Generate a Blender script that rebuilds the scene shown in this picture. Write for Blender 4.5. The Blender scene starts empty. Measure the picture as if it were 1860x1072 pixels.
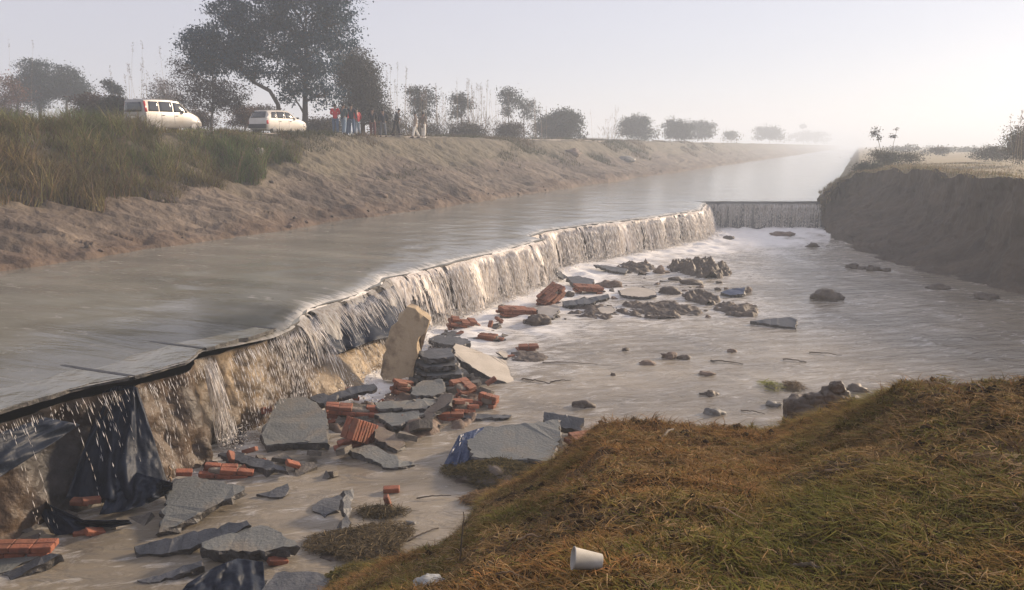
import bpy, bmesh, math, random
import numpy as np
from mathutils import Vector, Matrix, Euler
random.seed(7); rng = np.random.default_rng(7)
SC = bpy.context.scene; COL = SC.collection
R = math.radians

# ------------------------------------------------------------------ camera
EYE = np.array([0.0, 0.0, 3.2]); FPX = 1400.0; PITCH = math.atan(271 / 1400)
cam = bpy.data.cameras.new('camera'); cam.sensor_width = 36; cam.lens = 36 * FPX / 1860
cam.clip_start = 0.05; cam.clip_end = 6000
camo = bpy.data.objects.new('camera', cam); COL.objects.link(camo)
camo.location = EYE; camo.rotation_euler = (math.pi / 2 - PITCH, 0, 0); SC.camera = camo
# ------------------------------------------------------------------ world and sun
SUN_AZ, SUN_EL = R(57), R(17)
w = bpy.data.worlds.new('World'); SC.world = w; w.use_nodes = True
nt = w.node_tree; nt.nodes.clear()
sky = nt.nodes.new('ShaderNodeTexSky'); sky.sky_type = 'NISHITA'; sky.sun_disc = False
sky.sun_elevation = SUN_EL; sky.sun_rotation = SUN_AZ; sky.air_density = 1.0; sky.dust_density = 0.5; sky.ozone_density = 1.5
hs = nt.nodes.new('ShaderNodeHueSaturation'); hs.inputs['Saturation'].default_value = 0.55
bg = nt.nodes.new('ShaderNodeBackground'); bg.inputs['Strength'].default_value = 0.1
wo = nt.nodes.new('ShaderNodeOutputWorld')
hz = nt.nodes.new('ShaderNodeMix'); hz.data_type = 'RGBA'; hz.inputs[0].default_value = 0.6; hz.inputs[7].default_value = (5.35, 5.0, 5.8, 1)   # winter haze evens the sky out
nt.links.new(sky.outputs[0], hs.inputs['Color']); nt.links.new(hs.outputs[0], hz.inputs[6]); nt.links.new(hz.outputs[2], bg.inputs['Color']); nt.links.new(bg.outputs[0], wo.inputs['Surface'])
sl = bpy.data.lights.new('sun', 'SUN'); sl.energy = 5.0; sl.angle = R(6); sl.color = (1.0, 0.79, 0.57)
so = bpy.data.objects.new('sun', sl); COL.objects.link(so)
sdir = Vector((math.sin(SUN_AZ) * math.cos(SUN_EL), math.cos(SUN_AZ) * math.cos(SUN_EL), math.sin(SUN_EL)))
so.rotation_euler = sdir.to_track_quat('Z', 'Y').to_euler(); so.location = (40, 60, 60)
SC.view_settings.view_transform = 'Standard'; SC.view_settings.look = 'None'
SC.view_settings.exposure = 0.47; SC.view_settings.gamma = 1.0; SC.view_settings.use_curve_mapping = False
HAZE_DENSITY = 0.0031
SC.render.engine = 'CYCLES'; cy = SC.cycles
cy.use_denoising = True; cy.max_bounces = 5; cy.diffuse_bounces = 2; cy.glossy_bounces = 2
cy.transmission_bounces = 3; cy.transparent_max_bounces = 12; cy.volume_bounces = 2
cy.use_adaptive_sampling = True; cy.adaptive_threshold = 0.02; cy.sample_clamp_indirect = 4.0
cy.caustics_reflective = False; cy.caustics_refractive = False

# ------------------------------------------------------------------ helpers
def ray(x, y):
    a = (x - 930) / FPX; b = (536 - y) / FPX
    return np.array([a, math.cos(PITCH) + b * math.sin(PITCH), -math.sin(PITCH) + b * math.cos(PITCH)])
def P(x, y, z):                       # where the sight line of the survey sketch meets height z
    d = ray(x, y); return EYE + d * ((z - EYE[2]) / d[2])
def D(x, y, dep):                     # the same at a ground distance
    d = ray(x, y); return EYE + d * (dep / d[1])
AL = R(23.836); CE = np.array([math.sin(AL), math.cos(AL)]); CN = np.array([math.cos(AL), -math.sin(AL)])
def UV(u, v, z=0.0):
    return np.array([u * CE[0] + v * CN[0], u * CE[1] + v * CN[1], z])
def uvgrid(U, V, Z):
    return np.stack([U * CE[0] + V * CN[0], U * CE[1] + V * CN[1], Z], -1)
def toUV(X, Y):
    return X * CE[0] + Y * CE[1], X * CN[0] + Y * CN[1]

def _h(ix, iy, iz, s):
    n = (ix * 374761393 + iy * 668265263 + iz * 2147483647 + s * 1274126177) & 0x7fffffff
    n = ((n ^ (n >> 13)) * 1274126177) & 0x7fffffff
    n = ((n ^ (n >> 16)) * 668265263) & 0x7fffffff
    return ((n ^ (n >> 15)) & 0xffffff) / float(0xffffff)
def vnoise(x, y, z=0.0, s=0):
    x = np.asarray(x, float); y = np.asarray(y, float); z = np.asarray(z, float) + 0 * x
    ix = np.floor(x).astype(np.int64); iy = np.floor(y).astype(np.int64); iz = np.floor(z).astype(np.int64)
    fx, fy, fz = x - ix, y - iy, z - iz
    fx, fy, fz = [f * f * (3 - 2 * f) for f in (fx, fy, fz)]
    def L(a, b, t): return a + (b - a) * t
    c = [[[_h(ix + i, iy + j, iz + k, s) for k in (0, 1)] for j in (0, 1)] for i in (0, 1)]
    return L(L(L(c[0][0][0], c[1][0][0], fx), L(c[0][1][0], c[1][1][0], fx), fy),
             L(L(c[0][0][1], c[1][0][1], fx), L(c[0][1][1], c[1][1][1], fx), fy), fz) * 2 - 1
def fbm(x, y, z=0.0, o=4, s=0, g=0.5):
    t = 0; a = 1.0
    for i in range(o):
        t = t + a * vnoise(x * 2 ** i, y * 2 ** i, np.asarray(z) * 2 ** i, s + i * 17); a *= g
    return t

def tag(o, label=None, cat=None, group=None, kind=None):
    if label: o['label'] = label
    if cat: o['category'] = cat
    if group: o['group'] = group
    if kind: o['kind'] = kind
    return o
def link(name, me, mats=None, parent=None, loc=None):
    o = bpy.data.objects.new(name, me); COL.objects.link(o)
    if mats is not None and me is not None and len(me.materials) == 0:
        for m in (mats if isinstance(mats, (list, tuple)) else [mats]): me.materials.append(m)
    if parent is not None: o.parent = parent
    if loc is not None: o.location = loc
    return o
def empty(name, loc=(0, 0, 0), rz=0.0):
    o = bpy.data.objects.new(name, None); COL.objects.link(o); o.location = loc; o.rotation_euler = (0, 0, rz); o.empty_display_size = 0.1
    return o
def npmesh(name, V, F, col=None, smooth=False, mi=None, attr=None, up=True):
    """V (n,3); F (m,k) array of one face size; col (n,3) vertex colour"""
    V = np.asarray(V, np.float32).reshape(-1, 3); F = np.asarray(F, np.int32); m, k = F.shape
    if up:
        q = V[F[:, :3]]; nz = np.cross(q[:, 1] - q[:, 0], q[:, 2] - q[:, 0])[:, 2]
        if nz.sum() < 0: F = F[:, ::-1]
    me = bpy.data.meshes.new(name); me.vertices.add(len(V)); me.vertices.foreach_set('co', V.ravel())
    me.loops.add(m * k); me.loops.foreach_set('vertex_index', F.ravel())
    me.polygons.add(m); me.polygons.foreach_set('loop_start', np.arange(0, m * k, k, dtype=np.int32))
    me.polygons.foreach_set('loop_total', np.full(m, k, np.int32))
    if smooth: me.polygons.foreach_set('use_smooth', np.ones(m, bool))
    if mi is not None: me.polygons.foreach_set('material_index', np.asarray(mi, np.int32))
    me.update(calc_edges=True)
    if col is not None:
        a = me.color_attributes.new('Col', 'FLOAT_COLOR', 'POINT')
        c = np.ones((len(V), 4), np.float32); c[:, :3] = col; a.data.foreach_set('color', c.ravel())
    for kx, vx in (attr or {}).items():
        a = me.attributes.new(kx, 'FLOAT', 'POINT'); a.data.foreach_set('value', np.asarray(vx, np.float32).ravel())
    return me
def gridfaces(nr, nc):
    i = np.arange(nr * nc).reshape(nr, nc)
    return np.stack([i[:-1, :-1], i[:-1, 1:], i[1:, 1:], i[1:, :-1]], -1).reshape(-1, 4)
def lin(pts, x):
    p = np.array(pts, float); return np.interp(x, p[:, 0], p[:, 1])
def sstep(a, b, x):
    t = np.clip((x - a) / (b - a), 0, 1); return t * t * (3 - 2 * t)

# ------------------------------------------------------------------ materials
def mat(name, c1, c2=None, scale=4.0, rough=0.8, bump=0.0, bscale=None, detail=6, spec=0.5, stretch=None, c3=None, metallic=0.0, coat=0.0):
    m = bpy.data.materials.new(name); m.use_nodes = True; t = m.node_tree; b = t.nodes['Principled BSDF']
    b.inputs['Roughness'].default_value = rough; b.inputs['Specular IOR Level'].default_value = spec; b.inputs['Metallic'].default_value = metallic
    b.inputs['Coat Weight'].default_value = coat
    b.inputs['Base Color'].default_value = (*c1, 1)
    if c2 is None and not bump: return m
    g = t.nodes.new('ShaderNodeNewGeometry'); mp = t.nodes.new('ShaderNodeMapping'); t.links.new(g.outputs['Position'], mp.inputs[0])
    if stretch: mp.inputs['Scale'].default_value = stretch
    n = t.nodes.new('ShaderNodeTexNoise'); n.inputs['Scale'].default_value = scale; n.inputs['Detail'].default_value = detail; n.inputs['Roughness'].default_value = 0.62
    t.links.new(mp.outputs[0], n.inputs['Vector'])
    if c2 is not None:
        r = t.nodes.new('ShaderNodeValToRGB'); e = r.color_ramp.elements
        e[0].position = 0.32; e[1].position = 0.68; e[0].color = (*c1, 1); e[1].color = (*c2, 1)
        if c3 is not None:
            q = e.new(0.5); q.color = (*c3, 1)
        t.links.new(n.outputs['Fac'], r.inputs[0]); t.links.new(r.outputs[0], b.inputs['Base Color'])
    if bump:
        n2 = t.nodes.new('ShaderNodeTexNoise'); n2.inputs['Scale'].default_value = bscale or scale * 3; n2.inputs['Detail'].default_value = 8
        t.links.new(mp.outputs[0], n2.inputs['Vector'])
        bp = t.nodes.new('ShaderNodeBump'); bp.inputs['Strength'].default_value = 1.0; bp.inputs['Distance'].default_value = bump
        t.links.new(n2.outputs['Fac'], bp.inputs['Height']); t.links.new(bp.outputs[0], b.inputs['Normal'])
    return m
def colmat(name, rough=0.75, trans=0.0, spec=0.3, noise=0.0, nscale=3.0, bump=0.0, bscale=8.0):
    """colour from the piece's own colour attribute"""
    m = bpy.data.materials.new(name); m.use_nodes = True; t = m.node_tree; b = t.nodes['Principled BSDF']; out = t.nodes['Material Output']
    a = t.nodes.new('ShaderNodeAttribute'); a.attribute_name = 'Col'; src = a.outputs['Color']
    b.inputs['Roughness'].default_value = rough; b.inputs['Specular IOR Level'].default_value = spec
    if noise or bump:
        g = t.nodes.new('ShaderNodeNewGeometry'); n = t.nodes.new('ShaderNodeTexNoise'); n.inputs['Scale'].default_value = nscale; n.inputs['Detail'].default_value = 8; n.inputs['Roughness'].default_value = 0.65
        t.links.new(g.outputs['Position'], n.inputs['Vector'])
    if noise:
        mr = t.nodes.new('ShaderNodeMapRange'); mr.inputs['From Min'].default_value = 0.3; mr.inputs['From Max'].default_value = 0.7
        mr.inputs['To Min'].default_value = 1 - noise; mr.inputs['To Max'].default_value = 1 + noise; t.links.new(n.outputs['Fac'], mr.inputs[0])
        mx = t.nodes.new('ShaderNodeVectorMath'); mx.operation = 'SCALE'; t.links.new(src, mx.inputs[0]); t.links.new(mr.outputs[0], mx.inputs['Scale']); src = mx.outputs[0]
    t.links.new(src, b.inputs['Base Color'])
    if bump:
        n2 = t.nodes.new('ShaderNodeTexNoise'); n2.inputs['Scale'].default_value = bscale; n2.inputs['Detail'].default_value = 9; t.links.new(g.outputs['Position'], n2.inputs['Vector'])
        bp = t.nodes.new('ShaderNodeBump'); bp.inputs['Distance'].default_value = bump; t.links.new(n2.outputs['Fac'], bp.inputs['Height']); t.links.new(bp.outputs[0], b.inputs['Normal'])
    if trans:
        tr = t.nodes.new('ShaderNodeBsdfTranslucent'); t.links.new(src, tr.inputs['Color'])
        mi = t.nodes.new('ShaderNodeMixShader'); mi.inputs[0].default_value = trans
        t.links.new(b.outputs[0], mi.inputs[1]); t.links.new(tr.outputs[0], mi.inputs[2]); t.links.new(mi.outputs[0], out.inputs['Surface'])
    return m
def watermat(name, base, foamcol, ripple, rscale, stretch, rot, clear=False, rough=0.12):
    """muddy water: opaque silt with a glossy rippled skin; 'foam' attribute whitens, 'clear' attribute lets the shallow bed show"""
    m = bpy.data.materials.new(name); m.use_nodes = True; t = m.node_tree; b = t.nodes['Principled BSDF']; out = t.nodes['Material Output']
    g = t.nodes.new('ShaderNodeNewGeometry'); mp = t.nodes.new('ShaderNodeMapping'); mp.inputs['Rotation'].default_value = (0, 0, rot)
    vr = t.nodes.new('ShaderNodeVectorRotate'); vr.rotation_type = 'Z_AXIS'; vr.inputs['Angle'].default_value = rot
    t.links.new(g.outputs['Position'], vr.inputs['Vector']); mp.inputs['Rotation'].default_value = (0, 0, 0); mp.inputs['Scale'].default_value = stretch
    t.links.new(vr.outputs[0], mp.inputs[0])
    n1 = t.nodes.new('ShaderNodeTexNoise'); n1.inputs['Scale'].default_value = rscale; n1.inputs['Detail'].default_value = 5; n1.inputs['Roughness'].default_value = 0.6; n1.inputs['Distortion'].default_value = 0.6
    t.links.new(mp.outputs[0], n1.inputs['Vector'])
    bp = t.nodes.new('ShaderNodeBump'); bp.inputs['Distance'].default_value = ripple; t.links.new(n1.outputs['Fac'], bp.inputs['Height']); t.links.new(bp.outputs[0], b.inputs['Normal'])
    n2 = t.nodes.new('ShaderNodeTexNoise'); n2.inputs['Scale'].default_value = 0.5; n2.inputs['Detail'].default_value = 5; t.links.new(mp.outputs[0], n2.inputs['Vector'])
    r = t.nodes.new('ShaderNodeValToRGB'); e = r.color_ramp.elements; e[0].position = 0.35; e[1].position = 0.7
    e[0].color = (*[c * 0.66 for c in base], 1); e[1].color = (*[c * 1.15 for c in base], 1); t.links.new(n2.outputs['Fac'], r.inputs[0])
    af = t.nodes.new('ShaderNodeAttribute'); af.attribute_name = 'foam'
    n3 = t.nodes.new('ShaderNodeTexNoise'); n3.inputs['Scale'].default_value = 3.2; n3.inputs['Detail'].default_value = 8; n3.inputs['Roughness'].default_value = 0.7; n3.inputs['Distortion'].default_value = 1.2
    t.links.new(mp.outputs[0], n3.inputs['Vector'])
    ad = t.nodes.new('ShaderNodeMath'); ad.operation = 'ADD'; t.links.new(af.outputs['Fac'], ad.inputs[0]); t.links.new(n3.outputs['Fac'], ad.inputs[1])
    mr = t.nodes.new('ShaderNodeMapRange'); mr.inputs['From Min'].default_value = 0.58; mr.inputs['From Max'].default_value = 0.95; t.links.new(ad.outputs[0], mr.inputs[0])
    mx = t.nodes.new('ShaderNodeMix'); mx.data_type = 'RGBA'; t.links.new(mr.outputs[0], mx.inputs[0]); t.links.new(r.outputs[0], mx.inputs[6]); mx.inputs[7].default_value = (*foamcol, 1)
    t.links.new(mx.outputs[2], b.inputs['Base Color'])
    rr = t.nodes.new('ShaderNodeMapRange'); rr.inputs['To Min'].default_value = rough; rr.inputs['To Max'].default_value = 0.6; t.links.new(mr.outputs[0], rr.inputs[0]); t.links.new(rr.outputs[0], b.inputs['Roughness'])
    b.inputs['IOR'].default_value = 1.33
    if clear:
        ac = t.nodes.new('ShaderNodeAttribute'); ac.attribute_name = 'clear'
        tr = t.nodes.new('ShaderNodeBsdfTransparent'); tr.inputs['Color'].default_value = (0.82, 0.85, 0.8, 1)
        gl = t.nodes.new('ShaderNodeBsdfGlossy'); gl.inputs['Roughness'].default_value = rough; t.links.new(bp.outputs[0], gl.inputs['Normal'])
        fr = t.nodes.new('ShaderNodeFresnel'); fr.inputs['IOR'].default_value = 1.33; t.links.new(bp.outputs[0], fr.inputs['Normal'])
        m1 = t.nodes.new('ShaderNodeMixShader'); t.links.new(fr.outputs[0], m1.inputs[0]); t.links.new(tr.outputs[0], m1.inputs[1]); t.links.new(gl.outputs[0], m1.inputs[2])
        m2 = t.nodes.new('ShaderNodeMixShader'); t.links.new(ac.outputs['Fac'], m2.inputs[0]); t.links.new(b.outputs[0], m2.inputs[1]); t.links.new(m1.outputs[0], m2.inputs[2])
        t.links.new(m2.outputs[0], out.inputs['Surface'])
    return m

M = {}
M['clay'] = colmat('clay', rough=0.85, noise=0.35, nscale=1.6, bump=0.14, bscale=3.2)
M['near_soil'] = colmat('near_soil', rough=0.9, noise=0.4, nscale=9.0, bump=0.02, bscale=40.0)
M['dust_road'] = mat('dust_road', (0.34, 0.28, 0.21), (0.44, 0.37, 0.29), scale=0.7, rough=0.95, bump=0.02)
M['field'] = mat('field', (0.26, 0.21, 0.12), (0.17, 0.16, 0.08), scale=0.25, rough=0.95, bump=0.05, bscale=3)
M['cut_earth'] = mat('cut_earth', (0.04, 0.029, 0.021), (0.095, 0.068, 0.047), scale=0.8, rough=0.95, bump=0.22, bscale=2.0, stretch=(1, 1, .6))  # moist earth, colour darkened further to carry the shade on the cut face
M['canal_water'] = watermat('canal_water', (0.26, 0.255, 0.215), (0.8, 0.76, 0.7), 0.025, 1.1, (0.35, 1.2, 1), AL, clear=True)
M['pool_water'] = watermat('pool_water', (0.30, 0.258, 0.195), (0.86, 0.84, 0.80), 0.075, 2.0, (0.5, 1.5, 1), R(-15))
M['concrete'] = mat('concrete', (0.135, 0.14, 0.13), (0.215, 0.185, 0.14), scale=1.9, rough=0.6, bump=0.012, bscale=26, c3=(0.17, 0.172, 0.155), detail=12)
M['wet_edge'] = mat('wet_edge', (0.03, 0.03, 0.03), (0.12, 0.11, 0.1), scale=9, rough=0.55, bump=0.02, bscale=25)
M['bed_concrete'] = mat('bed_concrete', (0.17, 0.18, 0.165), (0.27, 0.27, 0.24), scale=1.2, rough=0.6, bump=0.004, bscale=30)
M['film_concrete'] = mat('film_concrete', (0.175, 0.178, 0.155), (0.235, 0.23, 0.195), scale=0.9, rough=0.1, bump=0.05, bscale=1.8, c3=(0.205, 0.207, 0.18), detail=8)
M['tar'] = mat('tar', (0.02, 0.02, 0.022), (0.05, 0.05, 0.05), scale=9, rough=0.4, bump=0.01)
M['dark_wall'] = mat('dark_wall', (0.06, 0.065, 0.07), (0.2, 0.2, 0.2), scale=0.9, rough=0.6, bump=0.01)
# ------------------------------------------------------------------ the setting
V_LEFT = -20.2; POOL = -1.6
LIP = [(-40, -9.4), (5.7, -9.38), (6.62, -9.44), (7.4, -9.18), (8.38, -9.0), (8.9, -9.4), (9.6, -9.3), (10.39, -9.27), (11.3, -9.45), (12.5, -10.1), (14.04, -10.15), (15.6, -10.35),
       (16.45, -10.8), (17.22, -10.62), (21, -10.35), (25.68, -10.05), (26.2, -10.9), (28.3, -11.0), (30.49, -10.46), (35.5, -8.67), (41.17, -7.3), (46.13, -7.93)]
def lipv(u): return lin(LIP, u)
def edgev(u):
    u = np.asarray(u, float)
    return np.where(u <= 46.13, lipv(u), np.where(u < 48.9, -7.93 + (u - 46.13) / 2.77 * 6.26, -1.3))
# ground below everything
gm = npmesh('ground', [(-1800, -1800, -2.6), (1800, -1800, -2.6), (1800, 1800, -2.6), (-1800, 1800, -2.6)], [[0, 1, 2, 3]])
tag(link('ground', gm, M['field']), kind='structure')

# --- left bank: slope, crest and the fields behind
BANK = [(-3, -1.6), (-1, -0.6), (-0.1, -0.12), (0.12, 0.22), (0.6, 0.42), (2.5, 1.25), (4, 2.05), (5.4, 2.95), (6.2, 3.55), (6.6, 3.74), (8, 3.79), (10.9, 3.86), (12.9, 3.9), (20, 4.05), (60, 4.0), (200, 3.6), (1800, 3.4)]
def bank_z(U, V, rough=True):
    S = V_LEFT - V; z = lin(BANK, S)
    if rough:
        near = np.exp(-np.maximum(S - 6, 0) / 1.5) * sstep(-0.4, 0.6, S)
        z = z + near * (0.20 * fbm(U * 0.22, S * 0.25, 0, 3, 3) + 0.11 * (1 - 2 * np.abs(fbm((U + S * 0.9) * 0.75, S * 0.22, 0, 4, 9))) - 0.20 * np.clip(np.abs(fbm((U + S * 1.1) * 0.7, S * 0.15, 0, 3, 11)) * -7 + 1, 0, 1) * sstep(5.5, 3.5, S) + 0.04 * fbm(U * 1.9, S * 1.9, 0, 4, 21) + 0.035 * fbm(U * 4.5, S * 4.5, 0, 3, 27) - 0.07 * np.abs(fbm((U + S * 0.8) * 1.6, S * 0.5, 0, 4, 23)))
        z = z + 0.10 * sstep(0, 0.4, S) * (1 - sstep(0.8, 2.2, S)) * fbm(U * 0.9, S * 1.5, 0, 3, 33)
        z = z + 0.05 * sstep(6, 7, S) * (1 - sstep(60, 200, S)) * fbm(U * 0.6, S * 0.6, 0, 3, 5)
    return z
wob = lambda U: 0.35 * fbm(U * 0.13, 0 * U, 0, 3, 71) + 0.12 * fbm(U * 0.8, 0 * U, 0, 2, 72)
us = np.concatenate([np.arange(-12, 8, 0.5), np.arange(8, 48, 0.11), np.arange(48, 90, 0.3), np.arange(90, 200, 1.2), np.geomspace(200, 1790, 40)])
ss = np.concatenate([[-3, -1], np.arange(-0.5, 7.2, 0.11), np.arange(7.2, 14, 0.5), np.geomspace(14, 1700, 30)])
U, S = np.meshgrid(us, ss, indexing='ij'); wb = wob(U) * sstep(9, 5, S)
V = V_LEFT - S + wb; Z = bank_z(U, V_LEFT - S)
c1 = np.array([0.165, 0.132, 0.103]); c2 = np.array([0.08, 0.062, 0.05]); c3 = np.array([0.145, 0.13, 0.085])
f = np.clip(0.5 + 0.5 * fbm(U * 0.35, S * 0.5, 0, 4, 44) + .45 * fbm((U + S) * 1.6, S * .9, 0, 4, 45), 0, 1)[..., None]
colr = c1 * (1 - f) + c2 * f
wet = (1 - sstep(0.1, 1.3, S + 0.5 * fbm(U * 0.7, S, 0, 3, 8)))[..., None]; colr = colr * (1 - 0.5 * wet) + np.array([0.085, 0.048, 0.03]) * 0.5 * wet
veg = (sstep(3.2, 5.0, S + 0.9 * fbm(U * 0.25, S * 0.4, 0, 3, 15)))[..., None]; colr = colr * (1 - 0.6 * veg) + c3 * 0.6 * veg
far = sstep(8, 14, S)[..., None]; colr = colr * (1 - far) + np.array([0.21, 0.17, 0.11]) * far
bm_ = npmesh('bank_slope', uvgrid(U, V, Z), gridfaces(*U.shape)[:, ::-1], col=colr.reshape(-1, 3), smooth=False)
tag(link('embankment_slope', bm_, M['clay']), kind='structure')
# dirt road on the crest
us2 = np.concatenate([np.arange(20, 90, 0.5), np.geomspace(90, 1700, 80)]); sr = np.linspace(6.9, 10.8, 9)
U, S = np.meshgrid(us2, sr, indexing='ij'); Z = bank_z(U, V_LEFT - S) + 0.02 + 0.015 * fbm(U * 0.5, S * 3, 0, 2, 91)
S2 = S + 0.3 * fbm(U * 0.2, 0 * S, 0, 3, 50)
tag(link('dirt_road', npmesh('dirt_road', uvgrid(U, V_LEFT - S2, Z), gridfaces(*U.shape)[:, ::-1], smooth=True), M['dust_road']), kind='structure')

# --- canal water
us = np.concatenate([np.arange(-12, 4, 0.8), np.arange(4, 50, 0.12), np.arange(50, 90, 0.6), np.geomspace(90, 1790, 60)])
cv = np.concatenate([np.linspace(0, 0.9, 46), 1 - np.array([0.075, 0.05, 0.03, 0.018, 0.009, 0.003, 0.0])])
U, T = np.meshgrid(us, cv, indexing='ij'); E = edgev(U); E = E + np.where(U < 46, 0.06 * fbm(U * 1.3, 0 * U, 0, 3, 4), 0)
V = -21.5 + (E + 21.5) * T
dist = E - V; Z = -0.11 * np.exp(-(dist / 0.14)) * (U < 46.2) * sstep(8, 11, U) - 0.05 * np.exp(-dist / 0.6) * (U < 46.2) * sstep(8, 11, U) + 0.012 * fbm(U * 1.1, V * 1.6, 0, 3, 6) * (.15 + .85 * sstep(10, 13, U + 1.2 * np.maximum(dist - 2, 0))) - .006 * sstep(11, 9, U) * sstep(4, 2, dist)
clear = (0.6 * sstep(4.2, 1.2, dist) * sstep(13.5, 11, U) * (0.75 + 0.5 * fbm(U * 0.4, V * 0.5, 0, 3, 12))).clip(0, 0.75)
foam = 0.55 * np.exp(-dist / 0.16) * (U < 46.2) * lin([(5, .25), (9, .5), (12, 1), (46, 1)], U)
tag(link('canal_water', npmesh('canal_water', uvgrid(U, V, Z), gridfaces(*U.shape), smooth=True, attr={'foam': foam, 'clear': clear}), M['canal_water']), kind='structure')

# --- canal bed: concrete lining slabs under the shallow water, broken off at the lip
bedm = npmesh('canal_bed', [UV(-12, -21.5, -1.7), UV(49.5, -21.5, -1.7), UV(49.5, -12.2, -0.32), UV(-12, -12.2, -0.32)], [[0, 1, 2, 3]])
bed = tag(link('canal_bed', bedm, M['bed_concrete']), kind='structure')
def prism(pts, zt, th, name, jit=0.0, side=0):
    n = len(pts); bm = bmesh.new(); zf = zt if callable(zt) else (lambda p: zt)
    t = [bm.verts.new((p[0], p[1], zf(p))) for p in pts]; b = [bm.verts.new((p[0], p[1], zf(p) - th)) for p in pts]
    bm.faces.new(t); bm.faces.new(b[::-1])
    for i in range(n): bm.faces.new((t[i], b[i], b[(i + 1) % n], t[(i + 1) % n])).material_index = side
    bmesh.ops.recalc_face_normals(bm, faces=bm.faces); me = bpy.data.meshes.new(name); bm.to_mesh(me); bm.free(); return me
u = -2.4
ujs = [-2.6, 0.8, 4.1, 7.42, 9.0, 10.6, 12.6, 15.0, 17.6, 20.6, 23.6, 25.75, 29, 32, 35, 38, 41, 44, 46.0]
for a, b_ in zip(ujs[:-1], ujs[1:]):
    e = [q for q in np.arange(a + 0.04, b_ - 0.04, 0.14)] + [b_ - 0.04]
    edge = [UV(q, float(lipv(q)) - 0.02 + 0.05 * float(fbm(np.array(q * 3.1), np.array(0.), 0, 3, 9)))[:2] for q in e]
    pts = [UV(b_ - 0.04, -12.9)[:2], UV(a + 0.04, -12.9)[:2]] + edge
    shal = b_ < 11; dz_ = random.uniform(-.004, .004)
    zt_ = (lambda p, dz_=dz_: 0.003 + dz_ * .4 - 0.011 * max(0.0, -9.6 - (p[0] * CN[0] + p[1] * CN[1])) - 0.012 * max(0.0, p[0] * CE[0] + p[1] * CE[1] - 8.6)) if shal else -0.10 + random.uniform(-.012, .012)
    link('lining_slab', prism(pts, zt_, 0.06 if shal else 0.12, 'lining_slab', side=1), [M['film_concrete'] if shal else M['bed_concrete'], M['wet_edge']], parent=bed)
    if shal:
        q_ = [UV(b_ - 0.035, -12.6)[:2], UV(b_ + 0.035, -12.6)[:2], UV(b_ + 0.035, float(lipv(b_)) - .03)[:2], UV(b_ - 0.035, float(lipv(b_)) - .03)[:2]]
        link('joint_filler', prism(q_, lambda p: 0.0075 - 0.011 * max(0.0, -9.6 - (p[0] * CN[0] + p[1] * CN[1])) - 0.012 * max(0.0, p[0] * CE[0] + p[1] * CE[1] - 8.6), 0.06, 'joint_filler'), [M['tar']], parent=bed)

# --- the far broken end of the bed, square to the flow
pts = [UV(46.05, -7.93)[:2], UV(48.9, -1.6)[:2], UV(50.4, -1.6)[:2], UV(47.6, -7.93)[:2]]
link('end_wall', prism(pts, -0.03, 2.2, 'end_wall'), [M['dark_wall']], parent=bed)

# --- eroded face below the lip
us = np.arange(-6, 46.4, 0.09); ts = np.linspace(0, 1, 30)
U, T = np.meshgrid(us, ts, indexing='ij')
out = lin([(-6, 0.5), (5, 0.55), (7.3, 0.7), (9, 0.4), (10.5, 0.35), (11, 0.9), (12.3, 1.25), (15.0, 1.0), (16.4, 0.25), (18, 0.12), (46, 0.1)], U)
prof = out * (T ** 1.3)
tier = np.exp(-((U - 12.9) / 1.7) ** 4) * 0.45 * sstep(0.38, 0.44, T)
nz = 0.09 * fbm(U * 1.2, T * 3, 0, 4, 61) * sstep(0, 0.25, T) - 0.10 * np.abs(fbm(U * 2.6, T * .8, 0, 4, 66)) * sstep(0, .1, T) + 0.05 * fbm(U * 5, T * 8, 0, 3, 62)
V = lipv(U) - 0.12 + prof + tier + nz * np.where(U < 17, 1.2, 0.5); Z = -0.2 - 1.75 * T
ea = np.array([0.085, 0.058, 0.038]); eb = np.array([0.30, 0.225, 0.14]); ec = np.array([0.028, 0.024, 0.023])
f = np.clip(0.45 + 0.9 * fbm(U * 0.9, T * 1.6, 0, 4, 63), 0, 1)[..., None]
sand = (np.exp(-((U - 9.75) / 0.75) ** 2) * np.exp(-((T - 0.25) / 0.35) ** 2) + np.exp(-((U - 12.9) / 1.9) ** 4) * sstep(0.35, 0.5, T))[..., None].clip(0, 1)
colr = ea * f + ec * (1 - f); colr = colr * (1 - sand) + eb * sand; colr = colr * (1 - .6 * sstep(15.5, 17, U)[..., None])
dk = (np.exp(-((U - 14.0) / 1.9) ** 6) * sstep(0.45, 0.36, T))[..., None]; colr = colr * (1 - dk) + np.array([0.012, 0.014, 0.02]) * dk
M['eroded'] = colmat('eroded', rough=0.5, noise=0.5, nscale=5, bump=0.035, bscale=9, spec=0.3)
tag(link('eroded_face', npmesh('eroded_face', uvgrid(U, V, Z), gridfaces(*U.shape)[:, ::-1], col=colr.reshape(-1, 3), smooth=False), M['eroded']), kind='structure')

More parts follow.
